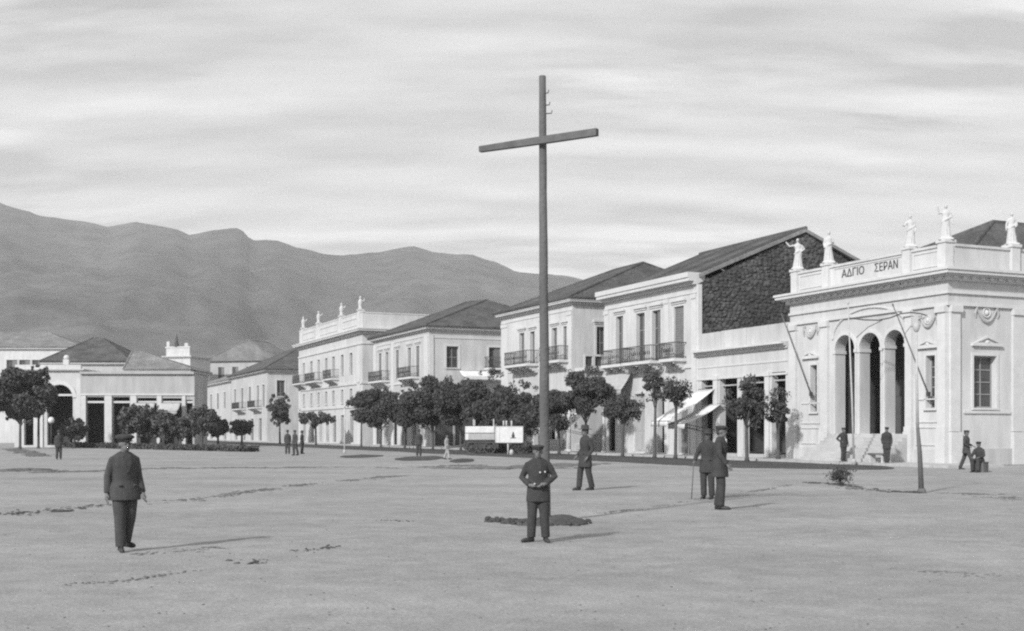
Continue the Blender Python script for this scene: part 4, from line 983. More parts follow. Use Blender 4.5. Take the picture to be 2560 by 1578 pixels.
        m = MB(); m.lathe([(w*.9,0),(w*1.6,.06),(w*1.2,.14),(.01,.22)], (0,0,z)); m.build('cap', 'wood_pale', r, True)
        if px == 1303:
            m = MB(); m.add([(-.02,0,z),(-.6,.03,z+.5),(-.45,.02,z-.1),(-.02,.012,z-.25)], [(0,1,2,3)]); o = m.build('pennant', 'canvas', r); o.modifiers.new('t','SOLIDIFY').thickness = .01
    # globe lamps
    g = gp(128, 1118); r = empty('globe_lamp', (g.x, g.y, 0)); tag(r, 'round white globe lamp on a short post before the arched doorway', 'lamp'); z = CAMZ+(HOR-1051)/F*g.y
    m = MB(); m.ell((0,0,z), (.36,.36,.36), 18, 12); m.build('globe', 'globe', r, True); m = MB(); m.tube([(0,0,-.1),(0,0,z-.34)], [.09,.06], 8); m.lathe([(.18,0),(.15,.3),(.09,.4)]); m.lathe([(.06,0),(.16,.08),(.12,.12)], (0,0,z-.42)); m.build('post', 'iron', r, True)
    a = ARCH[1]; b = TH; c = (a[0]+a[1])/2+.35; z = b.fz(2187, 896)
    p = b.world(c, .75, z-.16); r = empty('globe_lamp', p); tag(r, 'small round white lamp hanging inside the middle theatre arch', 'lamp'); m = MB(); m.ell((0,0,.16), (.17,.17,.17), 16, 10); m.build('globe', 'globe', r, True)
    m = MB(); m.tube([(0,0,.33),(0,0,8.6-(z-.16))], .012, 6); m.lathe([(.06,0),(.08,.04),(.03,.09)], (0,0,.31)); m.build('rod', 'iron', r, True)
poles()

# ------------------------------------------------------------------ awnings, cart, signboard, stalls
def awn(label, px, py, off, w, out, drop, seed, m='canvas', ang=0.0):
    t = street_px(px, off); p = street(t, off); z = CAMZ+(HOR-py)/F*p.y; return awning(label, Vector((p.x, p.y, z)), w, out, drop, ang, m, seed=seed)
awn('long steep white canvas awning left of the low shop', 1745, 975, .12, 1.9, 3.4, 2.0, 1)
awn('lower white canvas awning over the first bay of the low shop', 1760, 1012, .12, 1.9, 2.6, 1.2, 2)
awn('steep white canvas awning hanging by the alley mouth', 1470, 1000, .12, 1.5, 2.6, 2.2, 3)
awn('grey canvas blind hung over the shop doors below the left balcony', 1512, 925, .12, 4.2, 1.0, 1.6, 4, 'canvas_grey')
def furniture():
    # white box cart
    g = gp(1198, 1134); Y = g.y; X = lambda p: (p-CX)/F*Y-g.x; Z = lambda y: CAMZ+(HOR-y)/F*Y
    r = empty('cart', (g.x, g.y, 0), 0); tag(r, 'white boxed cart with a dark running line standing under the street trees', 'cart')
    x0, x1, z0, z1 = X(1163), X(1236), Z(1100), Z(1066)
    m = MB(); m.box(x0, x1, 0, 1.3, z0, z1); m.build('body', 'canvas', r)
    for i, (a, c) in enumerate(((z0+.04, (z0+z1)/2-.03), ((z0+z1)/2+.03, z1-.04))): m = MB(); m.box(x0+.22, x1-.03, -.03, -.002, a, c); m.build('side_board', 'canvas_grey' if i == 0 else 'canvas', r)
    m = MB(); m.box(x0, x1, -.012, -.001, (z0+z1)/2-.02, (z0+z1)/2+.02); m.build('rub_rail', 'iron', r)
    m = MB(); m.box(x0+.1, x1+.5, .1, 1.2, z0-.25, z0-.002); m.box(x0+.2, x1+.3, .15, 1.15, .35, z0-.26); m.build('underframe', 'iron', r)
    for cx in (x0+.45, x1-.35):
        for y in (-.02, 1.32):
            w = MB(); R_ = .42
            for k in range(16):
                t0, t1 = 2*math.pi*k/16, 2*math.pi*(k+1)/16; w.tube([(cx+R_*math.cos(t0),y,R_+R_*math.sin(t0)),(cx+R_*math.cos(t1),y,R_+R_*math.sin(t1))], .03, 5)
            for k in range(8): t = math.pi*k/4; w.tube([(cx,y,R_),(cx+R_*math.cos(t),y,R_+R_*math.sin(t))], .018, 4)
            w.ell((cx,y,R_), (.08,.07,.08)); w.build('wheel', 'wood', r)
    m = MB(); m.tube([(x0,.4,.7),(x0-1.3,.4,.35)], .035, 6); m.tube([(x0,.9,.7),(x0-1.3,.9,.35)], .035, 6); m.build('shaft', 'wood', r)
    m = MB(); m.tube([(x1-.05,.1,z1),(x1-.05,.1,z1+.55)], .05, 6); m.build('corner_post', 'wood_pale', r)
    # white signboard on a post
    g = gp(1270, 1137); Y = g.y; X = lambda p: (p-CX)/F*Y-g.x; Z = lambda y: CAMZ+(HOR-y)/F*Y
    r = empty('signboard', (g.x, g.y, 0)); tag(r, 'white signboard with a small dark emblem on a thin post beside the cart', 'signboard')
    m = MB(); m.box(X(1240), X(1306), -.03, .03, Z(1105), Z(1067)); m.build('board', 'canvas', r)
    m = MB(); a, c, e, f = X(1240), X(1306), Z(1105), Z(1067); t = .06
    m.box(a-.02,c+.02,-.05,.05,e-t,e-.001); m.box(a-.02,c+.02,-.05,.05,f+.001,f+t*.6); m.box(a-.06,a-.001,-.05,.05,e-t,f+t*.6); m.box(c+.001,c+.05,-.05,.05,e-t,f+t*.6); m.box(a+.22,a+.26,-.045,-.031,e+.002,f-.002); m.build('frame', 'trim', r)
    m = MB(); m.ell((X(1283),-.034,Z(1090)), (.11,.006,.17), 10, 6); m.ell((X(1283),-.034,Z(1083)), (.06,.006,.09), 8, 5); m.box(X(1276),X(1290),-.038,-.031,Z(1096),Z(1094)); m.build('emblem', 'ink', r)
    m = MB(); m.tube([(0,.06,-.1),(0,.06,Z(1105))], .05, 7); m.lathe([(.16,0),(.14,.28),(.06,.36)], (0.25,.06,0)); m.build('post', 'wood_pale', r, True)
    for k, p in enumerate((1259, 1266, 1279)): m = MB(); m.tube([(X(p),.1,Z(1067)+.01),(X(p),.1,Z(1052))], .06, 7); m.build('finial', 'wood_pale', r, True)
    # stall of pale boards beside the pole
    g = gp(1336, 1128); Y = g.y; X = lambda p: (p-CX)/F*Y-g.x; Z = lambda y: CAMZ+(HOR-y)/F*Y
    r = empty('stall', (g.x, g.y, 0)); tag(r, 'pale board stall counter just behind the boy in the cap', 'stall')
    m = MB(); m.box(X(1316), X(1352), 0, .9, .15, Z(1084)); m.build('counter', 'wood_pale', r); m = MB(); m.box(X(1313), X(1355), -.1, 1.0, Z(1084)+.002, Z(1082)+.03); m.build('counter_top', 'trim', r)
    for i, p in enumerate((1317, 1328, 1340)): m = MB(); m.box(X(p), X(p+9), -.03, -.002, .18, Z(1086)); m.build('board', 'canvas_grey' if i == 1 else 'canvas', r)
    m = MB(); m.box(X(1343), X(1351), .3, .5, Z(1081), Z(1050)); m.box(X(1351)+.001, X(1366), .33, .47, Z(1056), Z(1050)); m.build('upright', 'wood_pale', r)
    m = MB(); m.box(X(1288), X(1312), -.2, .5, 0, .14); m.build('plank', 'trim', r)
    for px, yb, w, h, lb in ((1388,1131,1.0,.95,'white cloth-covered crate right of the cross pole'), (1448,1132,.5,.6,'small pale crate behind the tall man in the long coat')):
        g = gp(px, yb); r = empty('crate', (g.x, g.y, 0), .25); tag(r, lb, 'crate'); m = MB(); m.box(-w/2,w/2,0,w*.7,0.02,h); m.build('box', 'wood_pale', r); m = MB(); m.box(-w/2-.04,w/2+.04,-.04,w*.7+.04,h+.001,h+.05); m.build('lid', 'canvas', r)
        for k in range(3): m = MB(); z = .06+k*h*.32; m.box(-w/2-.02,w/2+.02,-.022,-.001,z,z+h*.24); m.build('slat', 'wood_pale', r)
    # stray shrub on a thin stem
    g = gp(2101, 1213); tree('shrub', 'small dark shrub on a short thin stem alone on the earth before the theatre', (g.x, g.y, gz(g.x, g.y)), .46, .14, .29, 51, 'leaf', .7, .03, leaf=.035, gaps=1.0)
    # low bench / block at the theatre steps
    b = TH; p = b.world(b.fx(2258)+.9, -2.33, .12); r = empty('bench', p, ROT); tag(r, 'short pale bench at the foot of the theatre steps', 'bench')
    m = MB(); m.box(-.55,.55,-.2,.2,.38,.46); m.build('seat', 'wood', r)
    for s in (-.42,.42): m = MB(); m.box(s-.05,s+.05,-.16,.16,0,.379); m.build('leg', 'wood_pale', r)
furniture()

# ------------------------------------------------------------------ earth ridges, ruts, planting pits (soil standing a little proud; some streaks trace cast shadows)
def soil():
    def ridge(name, label, pts, w, h, seed, m='soil_mid', breaks=.5, cat='rut'):
        w *= 1.5; breaks -= .18
        P = [gp(*p) for p in pts]; rnd = random.Random(seed); mb = MB()
        for a, b in zip(P, P[1:]):
            n = max(3, int((b-a).length/.028)); d = (b-a).normalized(); nr = Vector((-d.y, d.x, 0))
            for i in range(n):
                s = (i+rnd.random())/n; c = a+(b-a)*s + nr*rnd.gauss(0, w*.5)
                k = noise.noise(Vector((c.x*.8, c.y*.8, seed)))
                if k < breaks-.5: continue
                q = rnd.uniform(.5,1.3)*(.6+k); r = w*.24*q
                R3 = Matrix.Rotation(rnd.uniform(0,3.1), 3, 'Z')
                mb.ell((c.x, c.y, gz(c.x,c.y)), (max(.02, r*rnd.uniform(.8,1.7)), max(.015, r*.6), max(.008, h*q)), 7, 4, R3)
        o = mb.build(name, m, None, True); tag(o, label, kind='stuff'); return o
    ridge('rut_and_shadow', 'dark crumbled rut at the far left', ((0,1288),(140,1273),(270,1263)), .34, .035, 1, 'soil', .1)
    ridge('rut_and_shadow', 'broken rut running across the left half of the square', ((270,1263),(480,1250),(620,1229),(800,1209),(880,1200),(1010,1190)), .26, .022, 2, 'soil_mid', .5)
    ridge('rut_and_shadow', 'dark strip of disturbed earth at the left edge', ((0,1176),(90,1178),(160,1181)), .9, .05, 3, 'soil_mid', .3)
    ridge('rut_and_shadow', 'faint long rut before the hedge', ((160,1181),(400,1171),(640,1171),(860,1167),(1000,1171),(1190,1162)), .55, .022, 4, 'soil_mid', .42)
    ridge('rut_and_shadow', 'line of dark clods in the left foreground', ((160,1462),(330,1449),(430,1431),(560,1415),(620,1402),(660,1394)), .08, .014, 5, 'soil_mid', .5)
    ridge('rut_and_shadow', 'row of dark clods in the left foreground', ((600,1408),(700,1389),(800,1373),(855,1369)), .16, .026, 6, 'soil', .32)
    ridge('rut_and_shadow', 'low dark ridge leading to the leaning post', ((2000,1207),(2100,1210),(2140,1221),(2230,1229),(2304,1233)), .26, .03, 7, 'soil', .35)
    ridge('rut_and_shadow', 'faint rut right of the leaning post', ((2320,1232),(2420,1233),(2560,1252)), .26, .02, 8, 'soil_mid', .4)
    ridge('rut_and_shadow', 'dark scuff in the right foreground', ((2300,1428),(2380,1431),(2490,1442)), .14, .012, 9, 'soil_mid', .35)
    ridge('rut_and_shadow', 'short dark scuff left of the boy', ((945,1301),(1032,1303)), .12, .018, 10, 'soil', .2)
    ridge('rut_and_shadow', 'short dark scuff by the left edge', ((30,1122),(105,1142)), .5, .05, 12, 'soil_mid', .3)
    ridge('rut_and_shadow', 'dark disturbed earth before the stall', ((1130,1173),(1210,1168),(1330,1172),(1440,1160)), .95, .05, 13, 'soil_mid', .35)
    ridge('rut_and_shadow', 'dark clods laid as the cast shadow of the boy on the left', ((330,1385),(420,1380),(560,1372)), .20, .012, 14, 'soil_mid', .5)  # the boy's cast shadow, drawn as a streak of darker clods
    ridge('rut_and_shadow', 'dark clods laid along the cast shadow of the cross pole', ((1500,1283),(1560,1276),(1700,1258),(1880,1228),(2000,1208)), .12, .012, 15, 'soil_mid', .5)  # the pole's long ground shadow, drawn as darker clods
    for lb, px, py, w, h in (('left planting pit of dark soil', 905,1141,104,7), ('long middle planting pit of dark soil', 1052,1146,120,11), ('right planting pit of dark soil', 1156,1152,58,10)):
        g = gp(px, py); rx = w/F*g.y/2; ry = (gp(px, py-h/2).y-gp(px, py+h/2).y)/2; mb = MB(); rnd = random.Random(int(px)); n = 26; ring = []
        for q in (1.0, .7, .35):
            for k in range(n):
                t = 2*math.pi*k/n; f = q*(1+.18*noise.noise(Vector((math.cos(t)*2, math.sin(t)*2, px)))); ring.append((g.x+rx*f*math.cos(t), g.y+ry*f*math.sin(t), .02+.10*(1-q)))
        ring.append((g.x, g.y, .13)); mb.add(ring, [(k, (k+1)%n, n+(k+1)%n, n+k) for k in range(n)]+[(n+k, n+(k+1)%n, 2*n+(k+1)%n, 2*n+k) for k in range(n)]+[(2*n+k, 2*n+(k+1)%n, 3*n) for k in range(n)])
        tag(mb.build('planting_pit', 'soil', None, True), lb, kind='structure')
    # heap of dug earth round the cross pole
    rnd = random.Random(9); mb = MB(); c0 = gp(1363, 1304)
    blobs = [(1405,1307,.36,.2,.17), (1437,1308,.24,.15,.12), (1380,1302,.36,.25,.12), (1330,1304,.36,.22,.08), (1300,1305,.25,.15,.05), (1275,1306,.2,.1,.03), (1345,1312,.3,.14,.06)]
    for px, py, a, b_, h in blobs:
        g = gp(px, py); mb.ell((g.x, g.y, gz(g.x, g.y)-.01), (a, b_*1.6, h), 14, 8)
    for k in range(420):
        px = rnd.choice((rnd.gauss(1395, 30), rnd.uniform(1215, 1330), rnd.gauss(1420, 16))); py = 1305+rnd.gauss(0, 3.2) - (4 if px < 1260 else 0)
        g = gp(px, py); r = rnd.uniform(.015, .06); mb.ell((g.x, g.y, gz(g.x,g.y)+rnd.uniform(0,.03)), (r*1.4, r, r*.7), 6, 4, Matrix.Rotation(rnd.uniform(0,3), 3, 'Z'))
    tag(mb.build('dug_earth', 'soil', None, True), 'heap of dark dug earth round the foot of the cross pole', kind='stuff')
    mb = MB()                                            # loose pebbles over the near ground
    for k in range(420):
        y = 9.2+rnd.random()**1.6*26; x = rnd.uniform(-.47,.47)*y; r = rnd.uniform(.005,.014); mb.ell((x,y,gz(x,y)), (r*1.3,r,r*.8), 5, 3, Matrix.Rotation(rnd.uniform(0,3), 3, 'Z'))
    tag(mb.build('pebbles', 'soil_mid', None, True), kind='stuff')
soil()

# ------------------------------------------------------------------ people and statues
def hand(mb, w, d, side, s, curl=.5):
    """palm, four fingers and a thumb; d = direction of the fingers, side = palm width axis"""
    d = Vector(d).normalized(); side = Vector(side); side = (side - d*side.dot(d)).normalized(); n = d.cross(side)
    w = Vector(w); pc = w + d*.05*s
    mb.tube([w-d*.02*s, w+d*.02*s, pc+d*.02*s, w+d*.095*s], [.024*s,.034*s,.040*s,.034*s], 8, .55)
    for k, (o, l) in enumerate(((-.030,.068), (-.010,.078), (.010,.073), (.029,.056))):
        b = w+d*.088*s+side*o*s; k1 = b+d*l*.5*s+n*l*.18*curl*s; k2 = k1+(d*(1-.5*curl)+n*.75*curl).normalized()*l*.5*s
        mb.tube([b-d*.012*s, k1, k2], [.0095*s,.009*s,.0075*s], 6)
    b = w+d*.03*s-side*.034*s; k1 = b+(d*.6-side*.7).normalized()*.035*s; k2 = k1+(d*.95-side*.2+n*.25).normalized()*.032*s
    mb.tube([b+side*.012*s, k1, k2], [.013*s,.0105*s,.009*s], 6)

def person(label, px, py, h, yaw, pose=None, coat='cloth_dark', trou=None, hat='cap', voxel=.02, hem=.78, flare=.03, coat_len=None, group='people in the square', at=None, short=False, face=0.0, hatm='cloth_black', shirt=False):
    g = gp(px, py) if at is None else Vector(at); s = h/1.7; trou = trou or coat
    r = empty('person', (g.x, g.y, (gz(g.x, g.y) if at is None else g.z)), yaw); tag(r, label, 'person', group)
    P = dict(hipR=(-.095,0,.90), hipL=(.095,0,.90), kneeR=(-.10,-.02,.49), kneeL=(.10,-.02,.49), ankR=(-.105,.02,.075), ankL=(.105,.02,.075), footR=0.0, footL=0.0,
             shR=(-.165,.01,1.37), shL=(.165,.01,1.37), elR=(-.215,.04,1.10), elL=(.215,.04,1.10), wrR=(-.215,-.06,.86), wrL=(.215,-.06,.86), lean=(0,0), handdR=None, handdL=None, sit=0)
    P.update(pose or {})
    lx, ly = P['lean']; V = lambda k: Vector(P[k])*s
    up = lambda x, y, z: Vector((x + lx*(z-.9)/.6, y + ly*(z-.9)/.6, z))*s
    U = lambda k: up(*P[k]); hz = P['hipR'][2]-.90         # seated figures carry the trunk lower
    T_ = lambda x, y, z: up(x, y, z) + Vector((0,0,hz*s)) 
    S = {k: (U(k) if k[:2] in ('sh','el','wr') else V(k)) for k in P if isinstance(P[k], tuple) and len(P[k]) == 3}
    for k in S:
        if k[:2] in ('sh','el','wr'): S[k] = S[k] + Vector((0,0,hz*s))
    def secs(lst, g=0.0): 
        out = []
        for z, rx, ry, dy in lst: c = T_(0, dy, z); out.append((c.x, c.y, c.z, (rx+g)*s, (ry+g)*s))
        return out
    torso = [(.84,.15,.10,.0), (.92,.165,.115,.0), (1.02,.145,.10,0), (1.12,.15,.105,-.005), (1.25,.17,.115,-.005), (1.34,.175,.105,0), (1.40,.14,.085,.005), (1.44,.07,.065,.01)]
    # body
    mb = MB(); mb.loft(secs(torso)); 
    nk = T_(0,.012,1.42); hd = T_(0,-.012,1.575); hd0 = hd
    mb.tube([nk-Vector((0,0,.05*s)), T_(0,.0,1.50), T_(0,-.005,1.56)], [.066*s,.056*s,.056*s], 10)
    HR = Matrix.Rotation(face, 3, 'Z')
    mb.ell(hd+Vector((0,.012*s,.02*s)), (.080*s,.098*s,.096*s), 16, 12); mb.ell(hd+HR@Vector((0,-.03*s,-.05*s)), (.056*s,.062*s,.068*s), 12, 8)     # skull, jaw
    mb.ell(hd+HR@Vector((0,-.094*s,-.012*s)), (.012*s,.020*s,.026*s), 8, 6); mb.ell(hd+HR@Vector((0,-.070*s,.022*s)), (.052*s,.022*s,.014*s), 10, 6)      # nose, brow
    mb.ell(hd+HR@Vector((0,-.082*s,-.052*s)), (.024*s,.012*s,.010*s), 8, 5)
    for sd in (-1,1): mb.ell(hd+HR@Vector((sd*.078*s,.012*s,-.008*s)), (.012*s,.022*s,.032*s), 8, 6)
    for sd in 'RL':
        mb.tube([S['sh'+sd], (S['sh'+sd]*.55+S['el'+sd]*.45), S['el'+sd], (S['el'+sd]*.6+S['wr'+sd]*.4), S['wr'+sd]], [.05*s,.045*s,.036*s,.036*s,.025*s], 10)
        dv = Vector(P['handd'+sd]) if P['handd'+sd] else (S['wr'+sd]-S['el'+sd])
        hand(mb, S['wr'+sd], dv, Vector((0, 1 if sd == 'R' else 1, .15)), s)
        hp, kn, an = S['hip'+sd], S['knee'+sd], S['ank'+sd]
        mb.tube([hp, hp*.5+kn*.5, kn, kn*.68+an*.32, an], [.078*s,.068*s,.05*s,.052*s,.033*s], 12)
        fd = Matrix.Rotation(P['foot'+sd], 3, 'Z') @ Vector((0,-1,0)); mb.tube([an+fd*-.03*s-Vector((0,0,.03*s)), an+fd*.09*s-Vector((0,0,.045*s)), an+fd*.16*s-Vector((0,0,.05*s))], [.034*s,.032*s,.022*s], 8)
    union(mb, 'body', 'skin', r, voxel, 2)
    # trousers
    mb = MB(); mb.loft(secs([(.80,.13,.09,0),(.86,.165,.12,0),(.98,.165,.12,0),(1.06,.15,.11,0)], .012))
    for sd in 'RL':
        hp, kn, an = S['hip'+sd], S['knee'+sd], S['ank'+sd]; e = an+Vector((0,0,.005)) if not short else kn*.75+an*.25
        sg = .004*s
        mb.tube([hp+Vector((0,0,.03*s)), hp*.5+kn*.5, kn, kn*.5+e*.5, e], [.10*s,.098*s,.086*s,.080*s,.078*s if not short else .085*s], 12)
    union(mb, 'trousers', trou, r, max(voxel, .012), 3)
    # coat or jacket with sleeves
    hm = hem; mb = MB(); w0 = .18+flare
    mb.loft(secs([(hm,w0,.135+flare*.8,0), (hm+.06,w0-.004,.135+flare*.7,0), (.95,.178+flare*.5,.128+flare*.4,0), (1.05,.165,.122,0), (1.15,.17,.128,-.005), (1.27,.188,.136,-.005), (1.36,.19,.122,0), (1.415,.145,.095,.005), (1.455,.085,.078,.01)]), 18)
    for sd in 'RL':
        mb.ell(S['sh'+sd]+Vector((0,0,-.016*s)), (.058*s,.06*s,.055*s), 10, 8); mb.tube([T_(0,.01,1.43), S['sh'+sd]*.45+T_(0,.01,1.425)*.55, S['sh'+sd]+Vector((0,0,-.02*s))], [.07*s,.066*s,.056*s], 10)
        a, e, w = S['sh'+sd], S['el'+sd], S['wr'+sd]; w2 = e+(w-e)*.97
        mb.tube([a, a*.55+e*.45, e, e*.5+w2*.5, w2], [.06*s,.063*s,.058*s,.053*s,.048*s], 12)
    for k, xx in enumerate((-.055,.055)):                # lapels and pocket flaps give the front some relief
        mb.tube([T_(xx,-.085,1.42), T_(xx*.9,-.128,1.30), T_(.0,-.14,1.16)], [.022*s,.024*s,.01*s], 6, .5)
        mb.tube([T_(xx*1.7,-.142-flare*.3,.98), T_(xx*2.6,-.118-flare*.3,.98)], .018*s, 6)
    union(mb, 'jacket', coat, r, max(voxel, .012), 3)
    if shirt:
        mb = MB(); c = T_(0,-.105,1.36); mb.ell(c, (.035*s,.02*s,.075*s), 8, 6); mb.build('shirt_front', 'shirt', r, True)
    # shoes
    for sd in 'RL':
        an = S['ank'+sd]; fd = Matrix.Rotation(P['foot'+sd], 3, 'Z') @ Vector((0,-1,0)); z = an.z-.075*s; mb = MB()
        q = lambda f, zz: (an.x+fd.x*f*s, an.y+fd.y*f*s, z+zz*s)
        mb.tube([q(-.055,.03), q(0,.045), q(.08,.038), q(.15,.03), q(.20,.026)], [.032*s,.046*s,.044*s,.042*s,.024*s], 10, .8); mb.tube([q(-.01,.03), q(-.01,.12)], [.045*s,.043*s], 10)
        mb.build('shoe', 'leather', r, True)
    # hair, eyes, hat
    mb = MB(); mb.ell(hd+HR@Vector((0,.024*s,.034*s)), (.083*s,.094*s,.088*s), 14, 10); mb.ell(hd+HR@Vector((0,.06*s,-.02*s)), (.07*s,.05*s,.06*s), 12, 8); union(mb, 'hair', 'hair', r, max(voxel*.8,.01), 1)
    if voxel < .015:
        for sd in (-1,1): mb = MB(); mb.ell(hd+HR@Vector((sd*.031*s,-.082*s,.004*s)), (.013*s,.008*s,.008*s), 8, 6); mb.build('eye', 'hair', r, True)
        mb = MB(); mb.ell(hd+HR@Vector((0,-.096*s,-.053*s)), (.02*s,.004*s,.004*s), 8, 5); mb.build('mouth', 'leather', r, True)
        if True: mb = MB(); mb.tube([hd+HR@Vector((-.03*s,-.09*s,-.034*s)), hd+HR@Vector((0,-.1*s,-.03*s)), hd+HR@Vector((.03*s,-.09*s,-.034*s))], [.004*s,.009*s,.004*s], 6); mb.build('moustache', 'hair', r, True) if h > 1.6 else None
    ht = hd+Vector((0,.008*s,.055*s)); mb = MB()
    if hat == 'cap':
        mb.loft([(ht.x,ht.y,ht.z-.018*s,.086*s,.104*s), (ht.x,ht.y,ht.z+.012*s,.095*s,.112*s), (ht.x,ht.y-.006*s,ht.z+.03*s,.112*s,.128*s), (ht.x,ht.y-.004*s,ht.z+.046*s,.104*s,.12*s), (ht.x,ht.y,ht.z+.06*s,.075*s,.09*s), (ht.x,ht.y,ht.z+.068*s,.03*s,.04*s)], 20)
        v = HR@Vector((0,-.108*s,0)); mb.ell((ht.x+v.x,ht.y+v.y,ht.z-.006*s), (.07*s,.05*s,.009*s), 12, 5)
    elif hat == 'hat':
        mb.loft([(ht.x,ht.y,ht.z+.0*s,.165*s,.185*s), (ht.x,ht.y,ht.z+.012*s,.17*s,.19*s), (ht.x,ht.y,ht.z+.02*s,.1*s,.115*s), (ht.x,ht.y,ht.z+.1*s,.092*s,.108*s), (ht.x,ht.y,ht.z+.125*s,.075*s,.09*s), (ht.x,ht.y,ht.z+.12*s,.03*s,.06*s)], 18)
    elif hat == 'big':
        mb.loft([(ht.x,ht.y,ht.z-.015*s,.09*s,.108*s), (ht.x,ht.y,ht.z+.02*s,.105*s,.12*s), (ht.x,ht.y,ht.z+.045*s,.142*s,.15*s), (ht.x,ht.y,ht.z+.07*s,.132*s,.14*s), (ht.x,ht.y,ht.z+.09*s,.09*s,.1*s), (ht.x,ht.y,ht.z+.1*s,.03*s,.04*s)], 18)
        v = HR@Vector((0,-.115*s,0)); mb.ell((ht.x+v.x,ht.y+v.y,ht.z-.005*s), (.075*s,.06*s,.01*s), 12, 5)
    if hat: mb.build('hat', hatm, r, True)
    return r, S, s

R_ = math.radians
man1, S1, k1 = person('boy in a big dark cap and flared jacket standing alone on the left', 312, 1379, 1.55, R_(38), dict(elR=(-.225,.07,1.11), elL=(.215,.02,1.10), wrR=(-.25,.03,.86), wrL=(.24,-.08,.86), kneeL=(.085,.02,.50), ankL=(.075,.17,.13), kneeR=(-.085,-.04,.49), ankR=(-.07,-.03,.075), footR=R_(-12), footL=R_(20), lean=(0,.01)), 'cloth_grey', 'cloth_grey', 'big', .008, .76, .055, face=R_(8))
boy2, S2, k2 = person('short boy in a dark cap, hands at waist, before the cross pole', 1345, 1358, 1.40, R_(-4), dict(elR=(-.285,.05,1.12), elL=(.295,.04,1.14), wrR=(-.14,-.15,1.0), wrL=(.14,-.16,1.02), handdR=(.8,-.45,-.2), handdL=(-.8,-.45,-.15), kneeR=(-.10,-.03,.49), ankR=(-.12,.0,.075), kneeL=(.11,-.02,.49), ankL=(.135,.0,.075), footR=R_(-55), footL=R_(18)), 'cloth_black', 'cloth_black', 'cap', .008, .70, .03, short=False, face=R_(10))
for (x, z) in ((-.05,1.02), (.045,1.22), (.13,1.23)):
    m = MB(); m.ell((x*k2, -.165*k2, z*k2), (.013,.007,.013), 8, 5); m.build('button', 'shirt', boy2, True)
man3, S3, k3 = person('tall man in a long dark coat right of the cross pole, legs apart', 1463, 1226, 1.74, R_(-62), dict(kneeR=(-.09,-.10,.49), ankR=(-.09,-.14,.075), kneeL=(.09,.05,.49), ankL=(.09,.16,.075), elR=(-.24,.06,1.11), elL=(.24,.09,1.11), wrR=(-.22,-.12,.92), wrL=(.22,-.06,.90), lean=(0,.0)), 'cloth_black', 'cloth_black', 'hat', .010, .62, .05)
man4, S4, k4 = person('man in a dark knee length coat walking to the right before the low shop', 1800, 1276, 1.72, R_(72), dict(kneeR=(-.07,-.04,.49), ankR=(-.06,-.02,.075), kneeL=(.07,.0,.49), ankL=(.06,.06,.075), elR=(-.28,-.02,1.12), elL=(.26,.06,1.11), wrR=(-.30,-.18,.92), wrL=(.24,-.05,.88), lean=(.0,-.02)), 'cloth_black', 'cloth_black', 'cap', .010, .66, .055, shirt=True)
man5, S5, k5 = person('man half hidden behind the walking man, leaning on a stick', 1769, 1248, 1.62, R_(-30), dict(elR=(-.27,-.02,1.12), wrR=(-.26,-.22,.95)), 'cloth_black', 'cloth_black', 'hat', .014, .66, .04)
m = MB(); w = S5['wrR']; m.tube([(w.x, w.y-.05, w.z+.03), (w.x-.03, w.y-.12, 0)], .013, 6)
stick = m.build('walking_stick', 'wood', None, True); stick.location = man5.location; stick.rotation_euler = man5.rotation_euler; tag(stick, 'thin dark walking stick beside the half hidden man', 'stick')
# around the theatre
def on_theatre(px, py): 
    g = gp(px, py); t = g - Vector((TH.o.x, TH.o.y, 0)); y = t.x*TH.ey.x + t.y*TH.ey.y
    return (g.x, g.y, .12 if -2.6 < y < 0 else 0)
def foot_of_steps(px):
    p = street(street_px(px, 2.38), 2.38); return (p.x, p.y, .12)
def up_on(px, py):                                        # on the raised pavement
    Y = (CAMZ-.12)*F/(py-HOR); return ((px-CX)/F*Y, Y, .12)
person('man with one elbow out at the left foot of the theatre steps', 2109, 1149, 1.70, R_(20), dict(elR=(-.36,.05,1.14), wrR=(-.2,-.1,.98), handdR=(.8,-.3,-.2), kneeR=(-.06,-.02,.49), ankR=(-.09,.0,.075), kneeL=(.05,-.02,.49), ankL=(.08,.05,.075)), 'cloth_black', 'cloth_black', 'cap', .022, .72, .02, at=foot_of_steps(2109))
person('man in a dark buttoned coat at the middle of the theatre steps', 2217, 1154, 1.72, R_(-10), dict(kneeR=(-.07,-.02,.49), ankR=(-.06,.0,.075), kneeL=(.07,-.02,.49), ankL=(.06,.0,.075), wrR=(-.2,-.12,.9), wrL=(.2,-.12,.9)), 'cloth_black', 'cloth_black', 'cap', .022, .66, .02, at=foot_of_steps(2217))
person('man with a wide stance beside the theatre side wall', 2416, 1174, 1.68, R_(60), dict(kneeR=(-.10,-.20,.52), ankR=(-.12,-.30,.075), kneeL=(.10,.12,.49), ankL=(.12,.28,.075), elR=(-.30,.04,1.13), wrR=(-.2,-.14,1.0), elL=(.3,.0,1.12), wrL=(.3,-.2,1.02)), 'cloth_dark', 'cloth_dark', 'cap', .022, .70, .05)
sit, _, _ = person('seated man leaning forward on a low box beside the theatre side wall', 2450, 1180, 1.66, R_(-50), dict(hipR=(-.1,.0,.47), hipL=(.1,.0,.47), kneeR=(-.12,-.40,.50), kneeL=(.12,-.38,.50), ankR=(-.12,-.36,.075), ankL=(.13,-.42,.075), lean=(0,-.10), elR=(-.26,-.12,1.12), elL=(.26,-.12,1.12), wrR=(-.16,-.34,1.05), wrL=(.16,-.34,1.05)), 'cloth_black', 'cloth_black', 'cap', .022, .80, .03)
c = sit.location; m = MB(); m.box(-.24,.24,-.16,.22,0,.40)
